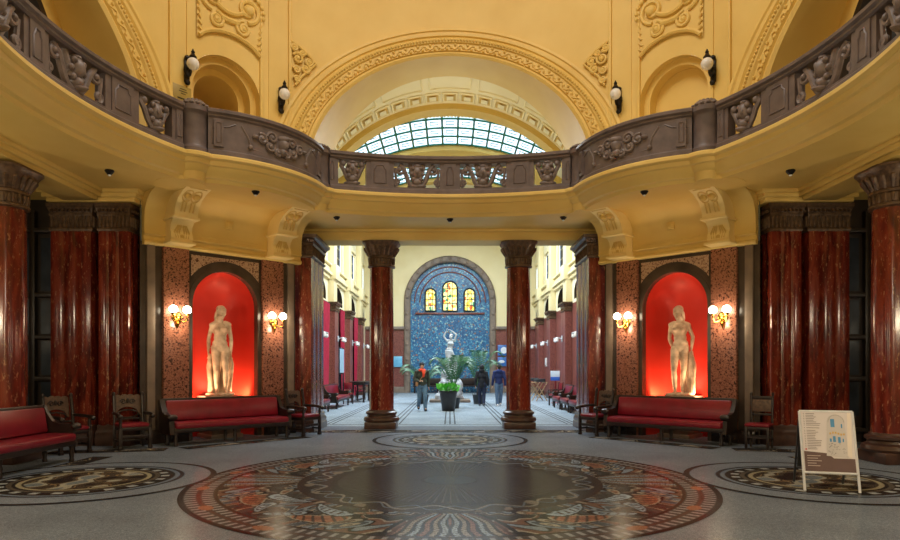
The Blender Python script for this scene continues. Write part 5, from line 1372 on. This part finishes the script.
def niche_statue(sg, label):
    b = L(0, -.26, .95); t = thing('marble_statue', label, 'statue', (sg * b[0], b[1], b[2]), sg * 45 * DEG - sg * 20 * DEG, 'marble statues in the red niches')
    mb = MB()
    if sg > 0:
        J = dict(pelvis=(-.01, .02, .93), chest=(0, .0, 1.27), neck=(.0, .0, 1.465), head=(.02, -.02, 1.62), yaw=.55, pitch=.18, sl=(.158, .01, 1.385), sr=(-.16, .01, 1.37),
                 hl=(.085, 0, .88), kl=(.095, -.07, .47), al=(.10, .0, .075), tl=(.125, -.15, .03), hr=(-.09, 0, .88), kr=(-.075, -.02, .47), ar=(-.065, .03, .075), tr=(-.09, -.13, .03),
                 el=(.205, .05, 1.10), wl=(.20, .0, .86), dl=(.0, -.12, -1), er=(-.215, .05, 1.10), wr=(-.225, -.0, .86), dr=(0, -.12, -1), cl=.4, cr=.4)
    else:
        J = dict(pelvis=(.02, .02, .93), chest=(0, .0, 1.27), neck=(-.01, .0, 1.46), head=(-.03, -.02, 1.62), yaw=-.5, pitch=.12, sl=(.158, .01, 1.37), sr=(-.16, .01, 1.385),
                 hl=(.09, 0, .88), kl=(.075, -.02, .47), al=(.05, .03, .075), tl=(.07, -.13, .03), hr=(-.085, 0, .88), kr=(-.10, -.08, .47), ar=(-.08, -.02, .075), tr=(-.11, -.17, .03),
                 el=(.245, .04, 1.14), wl=(.225, -.06, .90), dl=(-.05, -.1, -1), er=(-.20, .10, 1.12), wr=(-.14, .16, .92), dr=(.3, .1, -1), cl=.7, cr=.4)
    M = classic_nude(mb, J); H = lambda x, y, z: M @ V3((x, y, z))
    # hair of the same stone
    mb.sphere(H(0, .035, .062), (.092, .098, .082), 16, 12, M.to_3x3().to_4x4())
    for e in (-1, 1): limb(mb, [H(e * .075, .0, .07), H(e * .095, .03, -.02), H(e * .075, .07, -.12), H(e * .055, .075, -.20)], [.026, .032, .03, .018])
    limb(mb, [H(0, .10, .03), H(0, .11, -.1), H(0, .09, -.24)], [.05, .045, .03])
    skin(mb, 'figure', M_STAT, t, .010, 3, 1.13)
    mb = MB(); rnd = random.Random(5)
    xs = ((-.20, .05, .84), (-.19, .09, .8), (-.16, .12, .84), (-.12, .14, .8), (-.05, .15, .75), (.04, .15, .75), (.10, .14, .78), (.15, .11, .82), (.19, .08, .84)) if sg > 0 else ((.20, -.03, .88), (.235, .0, .9), (.22, .05, .9), (.20, .10, .86), (.17, .13, .84), (.12, .15, .8), (.25, -.03, .8), (.06, .15, .7))
    for x, y, z in xs:
        s_ = 1.0 if sg < 0 else .9
        limb(mb, [(x, y, z - rnd.uniform(0, .06)), (x * 1.1 + rnd.uniform(-.02, .02), y * 1.05 + rnd.uniform(-.02, .02), z * .72), (x * 1.02 + rnd.uniform(-.03, .03), y * 1.05 + rnd.uniform(-.02, .02), z * .4), (x * s_ + rnd.uniform(-.03, .03), y * 1.1 + rnd.uniform(-.03, .02), .04)], [.022, rnd.uniform(.03, .042), rnd.uniform(.024, .036), rnd.uniform(.03, .045)])
        limb(mb, [(x * .93, y + .01, z * .9), (x * .95, y + .03, .04)], [.035, .045])
    skin(mb, 'drapery', M_STAT, t, .012, 2, 1.13)
    mb = MB(); mb.lathe([(.30, -.02), (.31, .0), (.30, .035), (.27, .045)], 28, shape=lambda a: 1 + .05 * sin(3 * a)); mb.build('rock_base', M_STAT, t)
    p = L(0, -.28, 0); q_ = thing('statue_plinth', 'low stone plinth under the marble statue of the %s niche' % LR[sg], 'plinth', (sg * p[0], p[1], 0), sg * 45 * DEG, 'plinths in the red niches')
    mb = MB(); mb.box((0, 0, .48), (.66, .66, .88), bev=.015); mb.build('block', M_GSTONE, q_)
    mb = MB(); mb.box((0, 0, .045), (.74, .74, .09), bev=.015); mb.build('foot', M_GSTONE, q_)
    mb = MB(); mb.box((0, 0, .905), (.74, .74, .05), bev=.012); mb.build('cap_slab', M_GSTONE, q_)
niche_statue(1, 'warm marble standing nude woman with lowered head in the left red niche')
niche_statue(-1, 'warm marble standing nude woman holding drapery at her hip in the right red niche')
# white dancing figure far down the hall
t = thing('white_marble_statue', 'white marble woman with raised arms on a rocky base before the blue wall', 'statue', (0, 30.0, 0), 0)
mb = MB()
J = dict(pelvis=(-.03, .0, .93), chest=(.03, .0, 1.26), neck=(.05, .0, 1.45), head=(.04, -.01, 1.60), yaw=-.4, pitch=-.25, sl=(.20, .01, 1.42), sr=(-.12, .01, 1.41),
         hl=(.06, 0, .88), kl=(.07, -.10, .47), al=(.06, .02, .075), tl=(.08, -.12, .03), hr=(-.11, 0, .88), kr=(-.05, -.14, .50), ar=(-.10, .06, .10), tr=(-.12, -.08, .04),
         el=(.27, -.02, 1.68), wl=(.06, -.06, 1.86), dl=(-.8, -.1, .4), er=(-.27, -.02, 1.60), wr=(-.16, -.04, 1.84), dr=(.3, -.1, .9), cl=.4, cr=.3)
M = classic_nude(mb, J); H = lambda x, y, z: M @ V3((x, y, z))
mb.sphere(H(0, .035, .062), (.088, .095, .08), 16, 12); mb.sphere(H(0, .12, .04), .05, 10, 8)
mb.v = [(x * 1.1, y * 1.1, z * 1.05 + 1.40) for x, y, z in mb.v]
skin(mb, 'figure', M_WSTAT, t, .012, 3)
mb = MB(); rnd = random.Random(2)
for k in range(9):
    a = -.9 + .25 * k; limb(mb, [(-.06 + .16 * sin(a * 1.3), -.07 - .07 * cos(a), 2.40), (.05 + .24 * sin(a), -.13 * cos(a), 2.0), (.04 + .32 * sin(a), -.17 * cos(a) + .02, 1.48)], [.035, .045, .055])
skin(mb, 'drapery', M_WSTAT, t, .014, 2)
mb = MB()
for k in range(46):
    z = rnd.uniform(.1, 1.42); r = .62 - .36 * z / 1.4; a = rnd.uniform(0, 2 * PI); q_ = rnd.uniform(.12, .26)
    mb.sphere((r * cos(a) * .9, r * sin(a) * .8, z), (q_, q_, q_ * rnd.uniform(.7, 1.3)), 7, 5)
mb.cap((0, 0, .1), (0, 0, 1.38), .5, .24, 14)
skin(mb, 'rocky_base', M_WSTAT, t, .03, 1)
mb = MB(); mb.box((0, 0, .06), (1.9, 1.5, .12), bev=.03); mb.build('step', M_GSTONE, t)

# ---- people (clothes are children of one continuous body)
def cloth(name, c, rough=.8): return noisy(name, srgb(*c), srgb(*[min(255, int(x * 1.25 + 6)) for x in c]), rough, 9)
M_SKINC = noisy('skin_tone', srgb(206, 156, 128), srgb(216, 168, 140), .5, 5)
def person(label, loc, rz, H, stride, P):
    t = thing('person', label, 'person', loc, rz); k = H / 1.75
    s_ = stride
    hl, hr = V3((.09, 0, .92)), V3((-.09, 0, .92))
    kl, kr = V3((.095, -.16 * s_ - .03, .50)), V3((-.095, .02 * s_ - .03, .49))
    al, ar = V3((.09, -.24 * s_, .10)), V3((-.085, .30 * s_, .11 + .05 * abs(s_)))
    tl, tr = al + V3((.02, -.16, -.05)), ar + V3((-.02, -.15, -.065))
    sl, sr = V3((.185, .01, 1.42)), V3((-.185, .01, 1.42))
    el, er = V3((.255, .05 + .05 * s_, 1.13)), V3((-.255, .05 - .05 * s_, 1.13))
    wl, wr = V3((.265, -.02 + .12 * s_, .89)), V3((-.265, -.02 - .12 * s_, .89))
    if P.get('hand_up'): er, wr = V3((-.26, .03, 1.14)), V3((-.13, -.20, 1.08))
    b = MB()
    b.sphere((0, 0, .97), (.15, .11, .13)); b.sphere((0, 0, 1.13), (.135, .10, .15)); b.sphere((0, .0, 1.30), (.155, .11, .17)); b.cap(sl, sr, .055, .055)
    b.cap((0, .01, 1.40), (0, -.005, 1.55), .06, .052); face_head(b, (0, -.015, 1.635), P.get('yaw', 0), .05)
    for h, kk, a, to in ((hl, kl, al, tl), (hr, kr, ar, tr)): limb(b, [h, kk, a], [.08, .052, .036]); b.cap(a, to, .034, .026)
    for sh, e, w, sd in ((sl, el, wl, 1), (sr, er, wr, -1)): limb(b, [sh, e, w], [.048, .038, .025]); hand(b, w, (0, -.15, -1) if not (P.get('hand_up') and sd < 0) else (.6, -.5, .2), sd, .55)
    skin(b, 'body', M_SKINC, t, .009, 2, k)
    def layer(name, c, fn, vox=.012): 
        m = MB(); fn(m); return skin(m, name, cloth(P['id'] + name, c), t, vox, 3, k)
    def trousers(m):
        m.sphere((0, .0, .95), (.175, .135, .13))
        for h, kk, a in ((hl, kl, al), (hr, kr, ar)): limb(m, [h, kk, a + V3((0, 0, .0))], [.105, .078, .065])
    layer('trousers', P['legs'], trousers)
    def jacket(m):
        lo = P.get('hem', .88)
        m.cap((0, .0, lo + .1), (0, .0, 1.12), .145, .14); m.sphere((0, 0, lo + .09), (.175, .14, .10)); m.sphere((0, 0, 1.08), (.168, .135, .2)); m.sphere((0, .005, 1.28), (.185, .142, .2)); m.cap(sl, sr, .085, .085)
        for sh, e, w in ((sl, el, wl), (sr, er, wr)): limb(m, [sh, e, w.lerp(e, .06)], [.08, .066, .05])
        m.cap((0, .01, 1.42), (0, .0, 1.50), .10, .085)
    layer('jacket', P['coat'], jacket)
    for a, to in ((al, tl), (ar, tr)):
        def shoe(m):
            hl_ = a + V3((0, .045, -.055)); m.cap(a + V3((0, .01, .0)), hl_, .05, .042); limb(m, [hl_, (hl_ + to) / 2 + V3((0, 0, -.002)), to + V3((0, -.03, .0))], [.042, .043, .034])
        layer('shoe', P['shoe'], shoe, .009)
    if 'hat' in P:
        layer('knitted_hat', P['hat'], lambda m: (m.sphere((0, .0, 1.69), (.092, .108, .078)), m.cap((0, -.0, 1.675), (0, 0, 1.69), .095, .095)))
    if 'hair' in P:
        layer('hair', P['hair'], lambda m: (m.sphere((0, .018, 1.685), (.09, .105, .085)), limb(m, [(0, .07, 1.66), (0, .085, 1.57)], [.07, .055])))
    if 'scarf' in P:
        layer('scarf', P['scarf'], lambda m: ([m.cap((.085 * cos(q1), .085 * sin(q1) - .02, 1.475 + .02 * sin(q1 * 2)), (.085 * cos(q1 + .6), .085 * sin(q1 + .6) - .02, 1.475 + .02 * sin(q1 * 2 + 1)), .055, .055) for q1 in [2 * PI * i / 11 for i in range(11)]], limb(m, [(.03, -.13, 1.46), (.04, -.17, 1.36), (.03, -.165, 1.26)], [.05, .05, .04])))
    if 'hood' in P:
        layer('hood', P['hood'], lambda m: (m.sphere((0, .07, 1.475), (.15, .11, .085)), m.cap((-.10, .02, 1.46), (.10, .02, 1.46), .06, .06)))
    if 'hoodup' in P:
        layer('hood', P['hoodup'], lambda m: (m.sphere((0, .035, 1.665), (.108, .115, .12)), m.sphere((0, .05, 1.52), (.13, .11, .1))))
    if 'strap' in P:
        m = MB(); m.tube([V3(p_) * k for p_ in ((.13, -.12, 1.44), (.05, -.165, 1.33), (-.06, -.17, 1.18), (-.17, -.13, 1.02), (-.21, -.02, .98))], .014, 6); m.box((-.2 * k, -.07 * k, .98 * k), (.09, .2, .16), bev=.03); m.build('shoulder_bag', cloth('bagstrap', P['strap']), t)
    return t
person('person in dark olive jacket, red scarf, knitted hat and jeans walking towards the viewer', (-1.03, 23.3, 0), 12 * DEG, 1.76, .75,
       dict(id='walker ', coat=(50, 54, 46), legs=(74, 100, 122), shoe=(34, 32, 34), hat=(34, 32, 36), scarf=(222, 66, 36), strap=(150, 110, 76), hand_up=True, yaw=-.1))
person('person seen from behind in long black hooded coat and dark trousers, walking into the hall', (1.33, 26.6, 0), 176 * DEG, 1.70, .35,
       dict(id='left companion ', coat=(20, 22, 28), legs=(26, 34, 58), shoe=(60, 62, 70), hoodup=(22, 24, 30), hem=.78))
person('person seen from behind in dark blue hooded jacket, jeans and pale shoes', (2.03, 26.4, 0), 188 * DEG, 1.72, -.45,
       dict(id='right companion ', coat=(22, 34, 78), legs=(70, 92, 118), shoe=(196, 196, 200), hood=(26, 40, 88), hair=(26, 22, 22)))
# ---- plants
t = thing('potted_green_plant', 'bright green leafy plant in a tall black pot, in the middle of the hall', 'plant', (-.06, 23.4, 0), 0)
mb = MB(); mb.lathe([(.22, 0), (.235, .02), (.32, .66), (.345, .68), (.345, .73), (.315, .735), (.30, .66), (.01, .64)], 28, cap=False); mb.build('pot', M_POT, t)
mb = MB(); rnd = random.Random(11)
for k in range(170):
    a = rnd.uniform(0, 2 * PI); r = .36 * sqrt(rnd.random()); el = rnd.uniform(.2, 1.2); z = .72 + rnd.uniform(0, .22) * (1.2 - r)
    d = V3((cos(a) * cos(el), sin(a) * cos(el), sin(el))); c = V3((r * cos(a), r * sin(a), z)); sd = d.orthogonal().normalized() * .05; tip = c + d * rnd.uniform(.10, .18)
    mb.add([c, (c + tip) / 2 + sd, tip, (c + tip) / 2 - sd], [(0, 1, 2, 3)])
mb.build('foliage', M_LEAFB, t, smooth=0)
def palm(label, loc, n, hgt, spread, seed):
    t = thing('feather_palm', label, 'plant', loc, 0, 'palms round the white statue'); rnd = random.Random(seed)
    mb = MB(); mb.lathe([(.2, 0), (.26, .4), (.27, .42), (.24, .42), (.01, .38)], 20, cap=False); mb.build('pot', M_POT, t)
    mb = MB(); mb.lathe([(.09, .36), (.07, .6), (.05, .8)], 10); mb.build('stem', M_DARK, t)
    for k in range(n):
        m = MB(); a = 2 * PI * k / n + rnd.uniform(-.25, .25); h = hgt * rnd.uniform(.75, 1.1); s_ = spread * rnd.uniform(.75, 1.15); pts = []
        for i in range(13):
            u = i / 12; r = s_ * u; z = .7 + h * (1.75 * u - 1.25 * u * u) ; pts.append(V3((r * cos(a), r * sin(a), z)))
        m.tube(pts, [.014 - .0007 * i for i in range(13)], 5); sdv = V3((-sin(a), cos(a), 0))
        for i in range(24):
            u = .14 + .86 * i / 24; f = u * 12; j = min(11, int(f)); p_ = pts[j].lerp(pts[j + 1], f - j); tn_ = (pts[j + 1] - pts[j]).normalized(); ll = .34 * sin(PI * min(1, u * .9 + .1)) + .06
            for e in (-1, 1):
                tip = p_ + (sdv * e * .75 + tn_ * .6).normalized() * ll + V3((0, 0, -.10)); mid = p_.lerp(tip, .4); w = tn_ * .022
                m.add([p_, mid + w, tip, mid - w], [(0, 1, 2, 3)])
        m.build('frond', M_LEAF, t, smooth=0)
palm('tall arching green palm right behind the bright potted plant', (.15, 25.0, 0), 13, 2.1, 1.0, 3)
palm('second arching palm at the right of the white statue base', (1.25, 28.1, 0), 10, 2.6, 1.25, 6)
palm('low palm at the left of the white statue base', (-1.2, 28.2, 0), 10, 1.6, 1.2, 9)
# ================================================================== LIGHT, CAMERA
def area(name, loc, size, power, col, rot=(0, 0, 0), sy=None, shape='RECTANGLE', spread=180):
    l = bpy.data.lights.new(name, 'AREA'); l.energy = power; l.color = col; l.size = size; l.shape = shape; l.spread = spread * DEG
    if sy: l.size_y = sy
    o = bpy.data.objects.new(name, l); COL.objects.link(o); o.location = loc; o.rotation_euler = rot
    return o
def point(name, loc, power, col, r=.08):
    l = bpy.data.lights.new(name, 'SPOT' if name == 'niche_uplight' else 'POINT'); l.energy = power; l.color = col; l.shadow_soft_size = r
    o = bpy.data.objects.new(name, l); COL.objects.link(o); o.location = loc
    return o
area('dome_light', (0, CY, 13.6), 5.5, 480, (1.0, .96, .88), shape='DISK')
area('hall_daylight', (0, 29, 10.3), 6, 2300, (.74, .88, 1.0), sy=16)
area('hall_near_daylight', (0, 22.6, 10.2), 5, 260, (.80, .91, 1.0), sy=4)
for sg in (-1, 1):
    for u in (-.45, .45):
        p = L(u * 1.33, -.24, .86); q_ = L(u * .6, -.85, 1.5); l = point('niche_uplight', (sg * -p[0], p[1], p[2]), 0, (1.0, .64, .36), .05); l.data.energy = 62; l.data.spot_size = 150 * DEG; l.data.spot_blend = .6; l.data.shadow_soft_size = .05
        l.rotation_euler = (Vector((sg * -q_[0], q_[1], q_[2])) - l.location).to_track_quat('-Z', 'Y').to_euler()
    p = L(0, .0, 3.3); point('niche_top_lamp', (sg * -p[0], p[1], p[2]), 1.5, (1.0, .8, .6), .06)
    for x, y in ((6.2, 4.4), (3.7, 2.2)): point('rear_fill_light', (sg * x, y, 2.7), 120, (1.0, .82, .56), .12)  # unseen fill lights, added out of view to brighten the soffits
    for uc in (-1.11, 1.11):
        p = L(uc, .32, 2.5); point('sconce_light', (sg * -p[0], p[1], p[2]), 14, (1.0, .80, .52), .09)
    point('side_passage_fill', (sg * 8.6, 8.0, 2.9), 70, (1.0, .84, .6), .15)  # added fill for the side soffits, no fixture here
    point('arch_recess_fill', (sg * 6.4, CY, 6.2), 12, (1.0, .86, .62), .15)  # fill added to lighten the arch recess, not a fixture
    point('gallery_lamp', (sg * 4.0, 13.0, 6.1), 14, (1.0, .85, .6), .2)
point('barrel_fill', (0, 18.0, 7.2), 55, (1.0, .9, .7), .25)  # added fill that brightens the coffers, no pendant hangs here
point('entrance_fill', (0, -1.5, 4.2), 170, (1.0, .93, .80), .3)  # unseen fill added behind the camera
W = bpy.data.worlds.new('World'); SC.world = W; W.use_nodes = True
bg = W.node_tree.nodes['Background']; bg.inputs[0].default_value = (.72, .86, 1.0, 1); bg.inputs[1].default_value = 2.2
SC.view_settings.view_transform = 'Standard'; SC.view_settings.look = 'None'; SC.view_settings.exposure = 0.25
SC.cycles.max_bounces = 8; SC.cycles.diffuse_bounces = 4; SC.cycles.use_denoising = True
SC.cycles.sample_clamp_indirect = 4.0
cam = bpy.data.cameras.new('camera'); cam.sensor_width = 36; cam.lens = 36 * 636 / 900; cam.shift_y = 100 / 900; cam.clip_end = 200
co = bpy.data.objects.new('camera', cam); COL.objects.link(co); co.location = (0, 0, 1.5); co.rotation_euler = (PI / 2, 0, 0)
SC.camera = co
